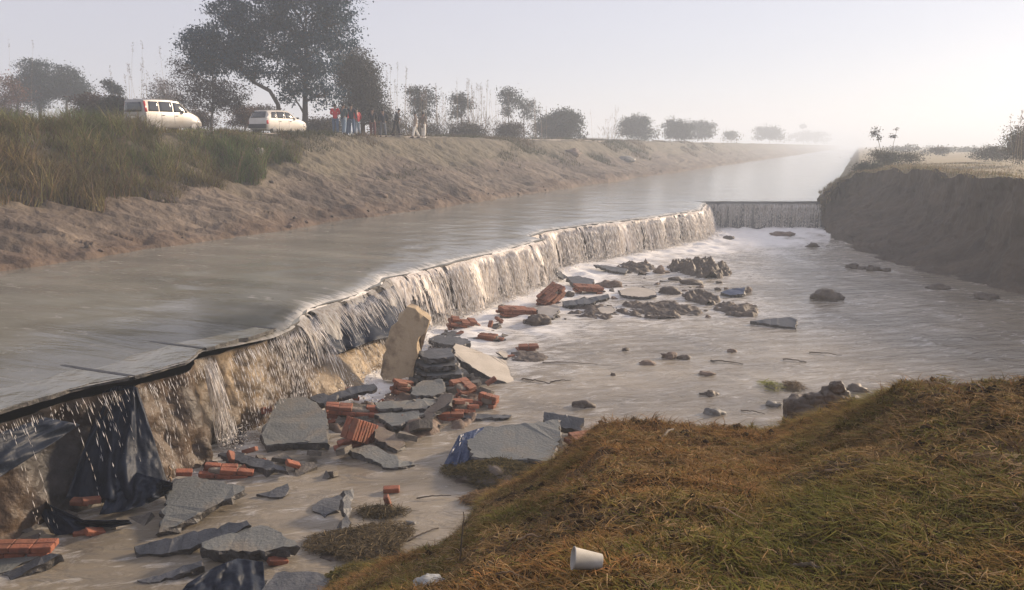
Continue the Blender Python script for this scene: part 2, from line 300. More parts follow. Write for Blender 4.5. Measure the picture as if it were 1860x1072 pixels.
# --- pool below the breach
us = np.concatenate([np.arange(-6, 48, 0.13), np.arange(48, 60, 1.0)]); vs = np.concatenate([np.arange(-11.6, 8, 0.13), np.geomspace(8, 60, 25)])
U, V = np.meshgrid(us, vs, indexing='ij'); dl = V - edgev(U) - lin([(0, .6), (11, .9), (15, 1.0), (17, .1), (46, .1)], U)
de = 46.2 + (V + 7.93) / 6.26 * 2.77 - U; de = np.where(V > -7.6, de, 99)
act = lin([(-6, .2), (5, .2), (8, .45), (10, .5), (12, .9), (14, .9), (16, 1), (20, 1.1), (24, 1.1), (30, 1.1), (46, 1.1)], U)
reach = lin([(-6, .3), (8, .5), (11, .8), (16, 2.6), (20, 3.6), (24, 3.4), (30, 3.8), (40, 4.4), (46, 4.2)], U)
foam = act * np.exp(-(np.maximum(dl, 0) / reach) ** 1.5) + np.exp(-(np.maximum(de, 0) / 6.0) ** 2) * (V < -1) * 1.0
foam = foam * (0.75 + 0.35 * fbm(U * 0.7, V * 0.7, 0, 3, 80)) + .09 * sstep(6, 16, U) * np.clip(fbm((U - V * .6) * .35, (V + U * .6) * 1.3, 0, 4, 84), 0, 1); foam = np.clip(foam * 0.8, 0, 0.85)
Z = POOL + 0.012 * fbm(U * 1.6, V * 1.6, 0, 3, 81) + foam * (0.10 * fbm(U * 2.4, V * 2.4, 0, 3, 82) + 0.08) + 0.02 * (1 - np.abs(fbm((U + 0.5 * V) * 1.2, (V - 0.5 * U) * 0.5, 0, 3, 83))) * sstep(25, 15, U)
tag(link('pool_water', npmesh('pool_water', uvgrid(U, V, Z), gridfaces(*U.shape)[:, ::-1], smooth=True, attr={'foam': foam.ravel()}), M['pool_water']), kind='structure')

# --- right embankment beyond the breach: cut face and top
TOP = [(1492, 385, 45.2), (1497, 352, 45.2), (1510, 338, 45.6), (1530, 327, 46), (1562, 313, 46), (1600, 309, 44), (1660, 307, 41), (1740, 317, 34), (1860, 330, 27), (2050, 350, 23), (2400, 400, 19)]
BOT = [(1490, 425), (1496, 428), (1508, 438), (1530, 452), (1560, 472), (1590, 484), (1650, 502), (1740, 522), (1860, 545), (2050, 575), (2400, 640)]
Tp = np.array([D(*t) for t in TOP]); Bp = np.array([P(x, y, POOL - 0.15) for x, y in BOT])
k = np.linspace(0, len(TOP) - 1, 400); idx = np.arange(len(TOP))
Ti = np.stack([np.interp(k, idx, Tp[:, i]) for i in range(3)], 1); Bi = np.stack([np.interp(k, idx, Bp[:, i]) for i in range(3)], 1)
Ti[:, 2] += .16 * fbm(k * 3.5, 0 * k, 0, 4, 99) * sstep(2, 4, k); Ti[:, 1] += .3 * fbm(k * 4.5, 0 * k, 0, 3, 98)
ts = np.linspace(0, 1, 80); Kk, T = np.meshgrid(k, ts, indexing='ij')
hz_ = T ** 2.8; vt_ = T ** 0.9
W = np.empty(Kk.shape + (3,))
for i in range(2): W[..., i] = Ti[:, None, i] + (Bi - Ti)[:, None, i] * hz_
W[..., 2] = Ti[:, None, 2] + (Bi - Ti)[:, None, 2] * vt_
amp = sstep(0, 0.12, T)[..., None]
nn = np.stack([fbm(W[..., 0] * .5, W[..., 1] * .5, W[..., 2] * .7, 4, 101), fbm(W[..., 0] * .5, W[..., 1] * .5, W[..., 2] * .7, 4, 102), 0.5 * fbm(W[..., 0] * .8, W[..., 1] * .8, W[..., 2], 3, 103)], -1)
gul = fbm(Kk * 1.6, T * .6, 0, 4, 107) * .5 - np.abs(fbm(Kk * 2.6, T * 1.1, 0, 3, 108)) * .45
W = W + nn * 0.3 * amp + 0.07 * amp * np.stack([fbm(W[..., 0] * 3, W[..., 1] * 3, W[..., 2] * 3, 3, 111 + q_) for q_ in range(3)], -1); W[..., 1] -= gul * amp[..., 0] * .6 * (1 - T * .5)
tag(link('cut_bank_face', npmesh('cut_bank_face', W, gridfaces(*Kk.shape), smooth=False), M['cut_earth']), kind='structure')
RB = [(-2.6, -0.7), (-1.5, 0.0), (-0.8, 0.9), (0.1, 1.65), (1.5, 1.9), (6, 2.0), (60, 2.1), (1700, 2.0)]
tu, tv = toUV(Ti[:, 0], Ti[:, 1]); rows = np.linspace(0, 1, 24)
Kk, T = np.meshgrid(np.arange(len(k)), rows, indexing='ij'); U = tu[Kk] + (62 - tu[Kk]) * T; V = tv[Kk]
zt = lin(RB, V); bl = sstep(0, 0.45, T); Z = Ti[:, 2][Kk] * (1 - bl) + zt * bl + 0.07 * fbm(U * .5, V * .5, 0, 3, 120) * sstep(0, .1, T)
M['dry_top'] = mat('dry_top', (0.30, 0.235, 0.15), (0.22, 0.19, 0.11), scale=0.5, rough=0.95, bump=0.05, bscale=4)
tag(link('embankment_top', npmesh('embankment_top', uvgrid(U, V, Z), gridfaces(*Kk.shape), smooth=True), M['dry_top']), kind='structure')
us = np.concatenate([np.arange(62, 120, 1.5), np.geomspace(120, 1790, 50)]); vs = np.concatenate([np.arange(-2.6, 6, 0.3), np.geomspace(6, 1700, 40)])
U, V = np.meshgrid(us, vs, indexing='ij'); Z = lin(RB, V) + 0.08 * fbm(U * .4, V * .4, 0, 3, 120)
tag(link('far_field', npmesh('far_field', uvgrid(U, V, Z), gridfaces(*U.shape)[:, ::-1], smooth=True), M['dry_top']), kind='structure')

# --- the near bank where one stands
CREST = [(340, 1300, 6.3), (560, 1125, 7.0), (645, 1075, 7.4), (735, 1035, 7.8), (795, 1010, 8.0), (850, 962, 8.2), (880, 915, 8.8), (975, 872, 8.4), (1035, 818, 7.7), (1100, 775, 7.0), (1200, 770, 6.8), (1300, 780, 6.8),
         (1390, 792, 7.0), (1470, 768, 6.8), (1560, 740, 6.4), (1640, 708, 6.2), (1710, 695, 6.0), (1860, 688, 5.8), (2100, 676, 6.0), (2600, 690, 6.5)]
_az = []; _R = []; _zc = []
for x, y, r_ in CREST:
    d = ray(x, y); _az.append(math.atan2(d[0], d[1])); _R.append(r_); _zc.append(3.2 + d[2] / math.hypot(d[0], d[1]) * r_)
_az = [-3.2, -1.6] + _az + [1.6, 3.2]; _R = [30, 9] + _R + [9, 30]; _zc = [1.7, -1.9] + _zc + [1.0, 1.7]
def near_z(X, Y, det=True):
    az = np.arctan2(X, Y); r = np.hypot(X, Y); Rc = np.interp(az, _az, _R); zc = np.interp(az, _az, _zc)
    t = np.clip((r - 1.6) / (Rc - 1.6), 0, 1); z = 1.75 + (zc - 1.75) * (0.75 * t + 0.25 * t * t)
    z = z - np.where(r > Rc, (r - Rc) * 1.1 + (r - Rc) ** 2 * 0.5, 0)
    if det:
        z = z + 0.03 * fbm(X * 1.1, Y * 1.1, 0, 3, 130) * sstep(1, 3, r) + 0.035 * fbm(X * 3.3, Y * 3.3, 0, 4, 131) + 0.045 * np.maximum(fbm(X * 8, Y * 8, 0, 3, 132), 0) * (.5 + sstep(4, 7, r))
    return np.maximum(z, -2.4)
xs = np.concatenate([np.arange(-30, -5, 1.0), np.arange(-5, 7.5, 0.045), np.arange(7.5, 32, 1.0)]); ys = np.concatenate([np.arange(-30, 0, 1.5), np.arange(0, 1.6, .1), np.arange(1.6, 10.6, 0.045)])
X, Y = np.meshgrid(xs, ys, indexing='ij'); Z = near_z(X, Y)
f = np.clip(0.5 + 0.9 * fbm(X * 1.3, Y * 1.3, 0, 4, 140), 0, 1)[..., None]
colr = np.array([0.045, 0.03, 0.018]) * f + np.array([0.14, 0.085, 0.038]) * (1 - f)
tag(link('near_bank', npmesh('near_bank', np.stack([X, Y, Z], -1), gridfaces(*X.shape)[:, ::-1], col=colr.reshape(-1, 3), smooth=True), M['near_soil']), kind='structure')

# --- haze
hb = bpy.data.meshes.new('haze'); bm = bmesh.new(); bmesh.ops.create_cube(bm, size=1.0); bm.to_mesh(hb); bm.free()
hm = bpy.data.materials.new('haze'); hm.use_nodes = True; t = hm.node_tree; t.nodes.clear(); o_ = t.nodes.new('ShaderNodeOutputMaterial'); pv = t.nodes.new('ShaderNodeVolumePrincipled')
pv.inputs['Color'].default_value = (0.79, 0.88, 1.0, 1); pv.inputs['Density'].default_value = HAZE_DENSITY; pv.inputs['Anisotropy'].default_value = 0.2
t.links.new(pv.outputs[0], o_.inputs['Volume'])
ho = tag(link('haze', hb, hm), kind='stuff'); ho.scale = (3800, 3800, 22.6); ho.location = (0, 0, 22.6 / 2 - 3.6)
# ------------------------------------------------------------------ falling water
def fallmat(name, c, alpha=1.0):
    m = bpy.data.materials.new(name); m.use_nodes = True; t = m.node_tree; b = t.nodes['Principled BSDF']; out = t.nodes['Material Output']
    b.inputs['Base Color'].default_value = (*c, 1); b.inputs['Roughness'].default_value = 0.4; b.inputs['Specular IOR Level'].default_value = 0.35; b.inputs['IOR'].default_value = 1.33
    g = t.nodes.new('ShaderNodeNewGeometry'); mp = t.nodes.new('ShaderNodeMapping'); mp.inputs['Scale'].default_value = (11, 11, 0.9); t.links.new(g.outputs['Position'], mp.inputs[0])
    n = t.nodes.new('ShaderNodeTexNoise'); n.inputs['Scale'].default_value = 1.6; n.inputs['Detail'].default_value = 6; t.links.new(mp.outputs[0], n.inputs['Vector'])
    bp = t.nodes.new('ShaderNodeBump'); bp.inputs['Distance'].default_value = 0.006; t.links.new(n.outputs['Fac'], bp.inputs['Height']); t.links.new(bp.outputs[0], b.inputs['Normal'])
    tl = t.nodes.new('ShaderNodeBsdfTranslucent'); tl.inputs['Color'].default_value = (*c, 1)
    m1 = t.nodes.new('ShaderNodeMixShader'); m1.inputs[0].default_value = 0.12; t.links.new(b.outputs[0], m1.inputs[1]); t.links.new(tl.outputs[0], m1.inputs[2])
    tr = t.nodes.new('ShaderNodeBsdfTransparent'); m2 = t.nodes.new('ShaderNodeMixShader')
    mr = t.nodes.new('ShaderNodeMapRange'); mr.inputs['From Min'].default_value = 0.35; mr.inputs['From Max'].default_value = 0.62; mr.inputs['To Min'].default_value = max(0, alpha - 0.1); mr.inputs['To Max'].default_value = alpha
    t.links.new(n.outputs['Fac'], mr.inputs[0]); t.links.new(mr.outputs[0], m2.inputs[0]); t.links.new(tr.outputs[0], m2.inputs[1]); t.links.new(m1.outputs[0], m2.inputs[2])
    cr = t.nodes.new('ShaderNodeValToRGB'); cr.color_ramp.elements[0].position = 0.36; cr.color_ramp.elements[1].position = 0.56; cr.color_ramp.elements[0].color = (c[0] * .74, c[1] * .67, c[2] * .6, 1); cr.color_ramp.elements[1].color = (*c, 1)
    t.links.new(n.outputs['Fac'], cr.inputs[0]); t.links.new(cr.outputs[0], b.inputs['Base Color'])
    t.links.new(m2.outputs[0], out.inputs['Surface']); return m
M['sheet'] = fallmat('fall_sheet', (0.95, 0.88, 0.80), 0.9)
M['thin_sheet'] = fallmat('thin_sheet', (0.72, 0.69, 0.64), 0.55)
M['drops'] = fallmat('fall_drops', (0.98, 0.95, 0.91), 1.0)

def curtain(u0, u1, drop, v0, hole0, hole1, start=None, du=0.028, seed=0, dirv=None, pts=None):
    """torn sheet along the lip: holes open towards the bottom"""
    us = np.arange(u0, u1, du); nt_ = int(drop / 0.05) + 2; T = np.linspace(0, 1, nt_)
    Ug, Tg = np.meshgrid(us, T, indexing='ij'); zz = -0.13 - (drop - 0.1) * Tg ** 1.15
    tt = np.sqrt(np.maximum(-(zz + 0.13), 0) * 2 / 9.8)
    vout = v0 * (1 + 0.3 * fbm(Ug * 1.1, 0 * Ug, 0, 2, 200 + seed)) * tt + 0.015 * fbm(Ug * 7, Tg * 1.0, 0, 3, 201 + seed) * np.minimum(Tg * 3, 1)
    if pts is None:
        W_ = uvgrid(Ug + 0.02 * fbm(Ug * 8, Tg * 3, 0, 2, 5), edgev(Ug) + 0.01 + vout, zz)
    else:
        a, b = pts; s = (Ug - u0) / (u1 - u0); d = dirv
        W_ = np.stack([a[0] + (b[0] - a[0]) * s + d[0] * vout, a[1] + (b[1] - a[1]) * s + d[1] * vout, zz], -1)
    F = gridfaces(*Ug.shape)
    n = fbm(Ug * 9, Tg * drop * 2.2, 0, 3, 210 + seed) * 0.3 + 0.6 * fbm(Ug * 4.5, Tg * drop * 0.35, 0, 4, 215 + seed) + 0.3 * fbm(Ug * 0.7, 0 * Tg, 0, 2, 220 + seed)
    th = hole0 + (hole1 - hole0) * Tg
    keep = (n > th).ravel()[F[:, 0]]
    return W_.reshape(-1, 3), F[keep]
def strands(u0, u1, count, drop, v0, wid, seglen, gap, seed=0, pts=None, dirv=None, dens=None, start=0.0):
    r_ = np.random.default_rng(seed); V_ = []; 
    us = r_.uniform(u0, u1, count)
    if dens is not None: us = us[r_.random(count) < np.clip(dens(us), 0, 1)]
    recs = []
    for u in us:
        vv = v0 * r_.uniform(0.55, 1.5); z = -0.12 - start - r_.uniform(0, 0.1); wd = wid * r_.uniform(0.5, 1.5); sp = r_.uniform(-0.06, 0.06)
        while z > -drop:
            fall = (-z - 0.1) / drop; L_ = seglen * r_.uniform(0.4, 1.4) * (1.3 - 1.0 * fall); recs.append((u + sp * fall + r_.normal(0, 0.012), z, L_, vv, wd * r_.uniform(0.6, 1.3)))
            z -= L_ * (1 + gap * r_.uniform(0, 1.6) * (0.3 + fall))
    q = np.array(recs)
    def pos(u, z, vv):
        t_ = np.sqrt(np.maximum(-z - 0.1, 0) * 2 / 9.8); o = vv * t_ + 0.01
        if pts is None: return uvgrid(u, edgev(u) + o, z)
        a, b = pts; s = (u - u0) / (u1 - u0)
        return np.stack([a[0] + (b[0] - a[0]) * s + dirv[0] * o, a[1] + (b[1] - a[1]) * s + dirv[1] * o, z], -1)
    A = pos(q[:, 0], q[:, 1], q[:, 3]); B = pos(q[:, 0], np.maximum(q[:, 1] - q[:, 2], -drop - 0.08), q[:, 3]); Cm = A * 0.35 + B * 0.65
    w_ = q[:, 4][:, None]; s1 = np.array([*CE, 0]) * w_; s2 = np.array([*CN, 0]) * w_ * 0.7
    VV = np.stack([A, Cm + s1, Cm + s2, Cm - s1, Cm - s2, B], 1).reshape(-1, 3); n = len(q)
    f = np.array([[0, 2, 1], [0, 3, 2], [0, 4, 3], [0, 1, 4], [5, 1, 2], [5, 2, 3], [5, 3, 4], [5, 4, 1]])
    return VV, (np.arange(n)[:, None, None] * 6 + f).reshape(-1, 3)
def falls(name, V_, F_, m, smooth=True):
    return tag(link(name, npmesh(name, V_, F_, smooth=smooth), m), kind='stuff')
def gmask(*cs): return lambda u: sum(a * np.exp(-((u - c) / s) ** 2) for c, s, a in cs)
# main curtain
falls('waterfall_sheet', *curtain(16.5, 25.9, 1.5, 0.9, -0.75, 0.08, seed=1), M['sheet'])
falls('waterfall_drops', *strands(16.5, 25.9, 2400, 1.5, 0.95, 0.012, 0.36, 0.4, seed=2, dens=lambda u: .65 + .6 * fbm(u * 3.3, 0 * u, 0, 3, 17)), M['drops'])
falls('waterfall_sheet', *curtain(25.9, 46.1, 1.5, 0.8, -0.6, 0.08, seed=3, du=0.04), M['sheet'])
falls('waterfall_drops', *strands(25.9, 46.1, 3600, 1.5, 0.85, 0.016, 0.36, 0.4, seed=4, dens=lambda u: .65 + .7 * fbm(u * 2.2, 0 * u, 0, 3, 19)), M['drops'])
# far end of the bed
pA = UV(46.0, -7.9); pB = UV(48.8, -1.7); dE = -CE
falls('waterfall_sheet', *curtain(0, 7.0, 1.5, 0.25, -0.75, -0.05, seed=5, du=0.04, pts=(pA, pB), dirv=dE), M['thin_sheet'])
falls('waterfall_drops', *strands(0, 7.0, 500, 1.5, 0.35, 0.014, 0.2, 0.8, seed=6, pts=(pA, pB), dirv=dE, dens=lambda u: 0.3 + 0.7 * (np.abs(u - 2.2) > 1.0)), M['drops'])
# upper tier over the black membrane and lower cascade
falls('waterfall_drops', *strands(11.6, 16.5, 1000, 1.7, 1.4, 0.008, 0.34, 0.5, seed=7, dens=lambda u: 0.5 + 0.5 * fbm(u * 1.5, 0 * u, 0, 2, 3)), M['drops'])
falls('waterfall_sheet', *curtain(11.4, 16.5, 1.7, 1.25, -0.3, 0.3, seed=8), M['thin_sheet'])
# thin trickles on the left
falls('waterfall_drops', *strands(3.0, 11.6, 420, 1.55, 0.8, 0.0045, 0.14, 0.9, seed=9, dens=gmask((8.95, 0.16, 1.0), (9.9, 0.5, .5), (10.8, .5, .9), (8.2, .5, .3), (6.9, .25, .3), (5.9, .3, .25), (7.6, .2, .25))), M['drops'])
falls('waterfall_drops', *strands(8.86, 9.08, 70, 1.5, 0.6, 0.007, 0.55, 0.2, seed=10), M['drops'])
falls('waterfall_drops', *strands(9.2, 11.6, 190, 1.5, 0.75, 0.007, 0.2, 0.6, seed=11, dens=gmask((10.9, .7, 1.0), (9.8, .5, .35))), M['drops'])
falls('waterfall_drops', *strands(3.5, 8.8, 200, 0.3, 0.5, 0.004, 0.09, 0.6, seed=12), M['drops'])
# spray and splash where the falls land
def splash(name, n, sampler, seed, size=0.02):
    r_ = np.random.default_rng(seed); c = sampler(r_, n); s = size * r_.uniform(0.4, 1.6, n)[:, None]
    off = r_.normal(size=(n, 4, 3)); off /= np.linalg.norm(off, axis=2, keepdims=True)
    VV = (c[:, None, :] + off * s[:, None, :] * np.array([1, 1, 0.8])).reshape(-1, 3)
    f = np.array([[0, 1, 2], [0, 2, 3], [0, 3, 1], [1, 3, 2]])
    return falls(name, VV, (np.arange(n)[:, None, None] * 4 + f).reshape(-1, 3), M['drops'])
def along(u0, u1, o0, o1, h):
    def fn(r_, n):
        u = r_.uniform(u0, u1, n); v = lipv(u) + o0 + np.abs(r_.normal(0, o1, n)); z = POOL + 0.08 + np.abs(r_.normal(0, h, n)) * np.exp(-(v - lipv(u) - o0))
        return uvgrid(u, v, z)
    return fn
splash('splash_drops', 5000, along(16.5, 46, 0.25, 0.4, 0.16), 31, 0.03)
splash('splash_drops', 1500, along(11.4, 16.5, 0.9, 0.5, 0.15), 32, 0.02)
splash('splash_drops', 500, along(8.7, 9.4, 0.3, 0.25, 0.12), 33, 0.014)

# ------------------------------------------------------------------ broken slabs
def slab(name, label, cat, px, z0, tilt=(0, 0), th=0.1, m=None, edge=None, jit=0.022, group=None, step=0.075):
    """a traced outline laid on a tilted plane: its own height, thickness and broken rim"""
    c = np.mean([P(x, y, z0) for x, y in px], 0); a, b = tilt; pts = []
    for x, y in px:
        d = ray(x, y); t_ = (z0 - EYE[2] - a * c[0] - b * c[1]) / (d[2] - a * d[0] - b * d[1]); pts.append(EYE + d * t_)
    out = []
    for i in range(len(pts)):
        p, q = pts[i], pts[(i + 1) % len(pts)]; n = max(1, int(np.linalg.norm(q - p) / step))
        for k_ in range(n): out.append(p + (q - p) * (k_ / n) + (rng.normal(0, jit, 3) * [1, 1, 0.3] if k_ else 0))
    out = np.array(out); nrm = np.array([-a, -b, 1.0]); nrm /= np.linalg.norm(nrm)
    base = out.mean(0); loc = base.copy(); out = out - base
    # counter-clockwise from above
    ar = np.sum(out[:, 0] * np.roll(out[:, 1], -1) - np.roll(out[:, 0], -1) * out[:, 1])
    if ar < 0: out = out[::-1]
    n = len(out); bm = bmesh.new()
    rim = [bm.verts.new(p * 0.985 + nrm * 0.004) for p in out]
    mid = [bm.verts.new(p * 1.0 + rng.normal(0, jit * 0.6, 3) - nrm * th * 0.25) for p in out]
    bot = [bm.verts.new(p * (1 + rng.uniform(-0.05, 0.03)) + rng.normal(0, jit * 0.8, 3) - nrm * th) for p in out]
    ft = bm.faces.new(rim); fb = bm.faces.new(bot[::-1])
    for i in range(n):
        j = (i + 1) % n
        for A_, B_ in ((rim, mid), (mid, bot)):
            f_ = bm.faces.new((A_[i], B_[i], B_[j], A_[j])); f_.material_index = 1
    fb.material_index = 1
    bmesh.ops.triangulate(bm, faces=[ft, fb]); bm.normal_update()
    me = bpy.data.meshes.new(name); bm.to_mesh(me); bm.free()
    me.materials.append(m or M['concrete']); me.materials.append(edge or M['wet_edge'])
    o = link(name, me, loc=loc); return tag(o, label, cat, group)
M['pale_concrete'] = mat('pale_concrete', (0.40, 0.36, 0.30), (0.52, 0.47, 0.40), scale=2.5, rough=0.8, bump=0.008, bscale=30)
M['tan_concrete'] = mat('tan_concrete', (0.16, 0.115, 0.075), (0.42, 0.33, 0.22), scale=2.6, rough=0.85, bump=0.02, bscale=16, c3=(0.40, 0.31, 0.2))
M['dark_slab'] = mat('dark_slab', (0.055, 0.06, 0.065), (0.13, 0.13, 0.13), scale=4, rough=0.5, bump=0.012, bscale=25)
M['membrane'] = mat('membrane', (0.008, 0.012, 0.022), (0.022, 0.03, 0.048), scale=3, rough=0.5, bump=0.02, bscale=8, spec=0.2)
M['blue_sheet'] = mat('blue_sheet', (0.012, 0.03, 0.085), (0.03, 0.05, 0.11), scale=4, rough=0.4, bump=0.03, bscale=9)
M['brown_slab'] = mat('brown_slab', (0.13, 0.10, 0.075), (0.22, 0.18, 0.135), scale=4, rough=0.7, bump=0.012, bscale=25)
z = POOL
G = 'broken lining slabs in the washout'
slab('concrete_slab', 'big grey slab with stepped left side lying beside the left cascade', 'slab', [(508, 723), (555, 720), (575, 731), (594, 750), (598, 778), (596, 806), (545, 804), (483, 810), (473, 789), (485, 768), (494, 746)], z + 0.3, (-0.05, 0.22), 0.12, group=G)
slab('concrete_slab', 'pale slab sloping to the water with a thick dark underside', 'slab', [(825, 622), (851, 631), (921, 656), (938, 702), (890, 686), (823, 644)], z + 0.3, (-0.35, 0.1), 0.14, m=M['pale_concrete'], group=G)
slab('concrete_slab', 'grey slab tipped towards the pale sloping slab', 'slab', [(745, 703), (769, 691), (806, 690), (810, 711), (788, 720), (745, 717)], z + 0.32, (0.05, 0.1), 0.09, group=G)
slab('concrete_slab', 'narrow grey slab in the middle of the brick rubble', 'slab', [(680, 731), (796, 723), (775, 743), (686, 742)], z + 0.26, (0.0, 0.05), 0.07, group=G)
slab('concrete_slab', 'grey slab just above the leaning brick pillar', 'slab', [(680, 752), (718, 750), (761, 746), (772, 753), (712, 776)], z + 0.2, (0.06, 0.05), 0.08, group=G)
slab('concrete_slab', 'brown slab leaning like a plank against the rubble', 'slab', [(751, 768), (808, 714), (824, 716), (822, 724), (768, 775)], z + 0.3, (0.25, 0.35), 0.09, m=M['brown_slab'], group=G)
slab('concrete_slab', 'brownish slab half under water right of the brick pillar', 'slab', [(675, 772), (718, 786), (736, 805), (722, 819), (680, 795)], z + 0.16, (-0.12, 0.15), 0.09, m=M['brown_slab'], group=G)
slab('concrete_slab', 'thin grey slab dipping into the water below the brick pillar', 'slab', [(633, 817), (671, 808), (694, 817), (755, 845), (708, 851)], z + 0.09, (-0.05, 0.10), 0.10, group=G)
slab('concrete_slab', 'largest flat grey slab, wrapped in blue sheet on its left side', 'slab', [(843, 789), (878, 776), (945, 770), (1015, 762), (1019, 793), (1002, 836), (910, 836), (855, 831)], z + 0.26, (0.04, 0.10), 0.12, group=G)
slab('concrete_slab', 'dark block on edge behind the largest flat slab', 'slab', [(988, 748), (1061, 759), (1058, 784), (1022, 777), (988, 765)], z + 0.22, (0.0, 0.75), 0.12, m=M['dark_slab'], group=G)
slab('concrete_slab', 'triangular grey slab in front of the black plastic', 'slab', [(307, 883), (317, 869), (349, 865), (445, 883), (445, 890), (330, 950), (287, 969), (294, 933)], z + 0.18, (0.04, 0.12), 0.09, group=G)
slab('concrete_slab', 'long dark slab tipped on edge below the triangular slab', 'slab', [(243, 993), (300, 978), (450, 945), (455, 953), (390, 984), (294, 1008), (252, 1008)], z + 0.16, (0.1, 0.5), 0.09, m=M['dark_slab'], group=G)
slab('concrete_slab', 'pointed pale grey slab lowest in the debris', 'slab', [(365, 986), (420, 968), (473, 954), (523, 979), (541, 991), (482, 1003), (376, 999)], z + 0.22, (0.0, 0.10), 0.13, group=G)
slab('concrete_slab', 'narrow dark slab edge left of the pointed pale slab', 'slab', [(248, 1055), (321, 1034), (367, 1018), (369, 1028), (290, 1057)], z + 0.08, (0.08, 0.3), 0.09, m=M['dark_slab'], group=G)
slab('concrete_slab', 'mossy dark bar of slab in the bottom left corner', 'slab', [(2, 1044), (92, 1005), (110, 1007), (20, 1054)], z + 0.10, (0.1, 0.3), 0.1, m=M['dark_slab'], group=G)
slab('concrete_slab', 'grey slab cut by the left frame edge above the dark bar', 'slab', [(-40, 1015), (0, 1008), (60, 1000), (85, 1006), (0, 1042), (-40, 1050)], z + 0.05, (0.0, 0.02), 0.08, group=G)
slab('concrete_slab', 'grey slab showing at the lower frame edge beside the grass', 'slab', [(462, 1085), (500, 1041), (560, 1038), (604, 1050), (592, 1085)], z + 0.07, (0.0, 0.05), 0.08, m=M['dark_slab'], group=G)
slab('concrete_slab', 'thin dark slab with a brick on its end', 'slab', [(395, 825), (430, 820), (520, 848), (522, 857), (460, 848)], z + 0.16, (0.05, 0.2), 0.07, m=M['dark_slab'], group=G)
slab('concrete_slab', 'dark navy slab behind the big grey slab', 'slab', [(563, 722), (576, 716), (614, 717), (612, 726), (590, 737)], z + 0.3, (0.1, 0.25), 0.08, m=M['dark_slab'], group=G)
slab('concrete_slab', 'dark slab strip at the foot of the lower cascade', 'slab', [(602, 717), (640, 703), (680, 697), (684, 706), (645, 716), (612, 726)], z + 0.35, (0.1, 0.2), 0.08, m=M['dark_slab'], group=G)
slab('concrete_slab', 'thin dark splinter floating left of the largest slab', 'slab', [(825, 757), (870, 752), (930, 754), (925, 759), (860, 760)], z + 0.06, (0, 0.05), 0.05, m=M['dark_slab'], group=G)
slab('concrete_slab', 'dark fragment standing upright in the shallow water', 'slab', [(624, 892), (640, 886), (642, 905), (632, 962), (620, 965), (624, 930)], z + 0.15, (-0.6, 0.2), 0.06, m=M['dark_slab'], group=G)
slab('concrete_slab', 'dull fragment half drowned left of the upright fragment', 'slab', [(466, 898), (490, 893), (523, 878), (526, 888), (518, 902), (490, 904)], z + 0.06, (0, 0.2), 0.06, m=M['dark_slab'], group=G)
slab('concrete_slab', 'flat dark flake awash beside the upright fragment', 'slab', [(566, 922), (590, 905), (625, 898), (622, 925), (590, 940)], z + 0.04, (0.02, 0.05), 0.05, m=M['dark_slab'], group=G)
# tan block on end at the cascade: a thick standing slab
def upright(name, label, cat, px, dep, th, m, lean=0.0, rz=None, group=None):
    front = [D(x, y, dep) for x, y in px]; zb = min(p[2] for p in front); c = np.mean(front, 0)
    pts = []
    for p in front: q = p.copy(); q[1] += (p[2] - zb) * lean; pts.append(q - c)
    bm = bmesh.new(); n = len(pts); out = []
    for i in range(n):
        p, q = pts[i], pts[(i + 1) % n]; k_ = max(1, int(np.linalg.norm(q - p) / 0.12))
        for j in range(k_): out.append(p + (q - p) * j / k_ + (rng.normal(0, 0.03, 3) if j else 0))
    n = len(out); back = [p + np.array([0.12 * th, th, 0.0]) + rng.normal(0, 0.015, 3) for p in out]
    A_ = [bm.verts.new(p) for p in out]; B_ = [bm.verts.new(p) for p in back]
    f1 = bm.faces.new(A_); f2 = bm.faces.new(B_[::-1])
    for i in range(n): bm.faces.new((A_[i], B_[i], B_[(i + 1) % n], A_[(i + 1) % n]))
    bmesh.ops.triangulate(bm, faces=[f1, f2]); bmesh.ops.recalc_face_normals(bm, faces=bm.faces)
    me = bpy.data.meshes.new(name); bm.to_mesh(me); bm.free(); return tag(link(name, me, m, loc=c), label, cat, group)
upright('standing_slab', 'tan slab standing on end against the lower cascade', 'slab', [(733, 566), (749, 570), (776, 590), (768, 613), (758, 619), (749, 688), (696, 690), (693, 650), (701, 620), (706, 600)], 15.1, 0.3, M['tan_concrete'], lean=0.35)
# stack of dark layers behind the pale slab
for i, (px, zz, lab) in enumerate([
    ([(757, 640), (790, 632), (822, 634), (826, 648), (780, 652)], 0.62, 'top dark layer of the slab stack beside the tan slab'),
    ([(752, 652), (800, 644), (830, 650), (828, 664), (770, 668)], 0.48, 'second dark layer in the slab stack beside the tan slab'),
    ([(748, 668), (790, 658), (832, 664), (838, 680), (775, 684)], 0.34, 'third dark layer in the slab stack beside the tan slab'),
    ([(745, 684), (780, 674), (835, 680), (842, 694), (780, 700)], 0.18, 'lowest dark layer in the slab stack beside the tan slab')]):
    slab('lining_layer', lab, 'slab', px, z + zz, (0.03, 0.06), 0.09, m=M['dark_slab'], group='stacked dark lining layers')
slab('concrete_slab', 'flat grey slab at the head of the slab stack', 'slab', [(778, 615), (800, 608), (850, 616), (856, 624), (826, 628), (790, 622)], z + 0.25, (0, .05), 0.1, m=M['dark_slab'], group=G)
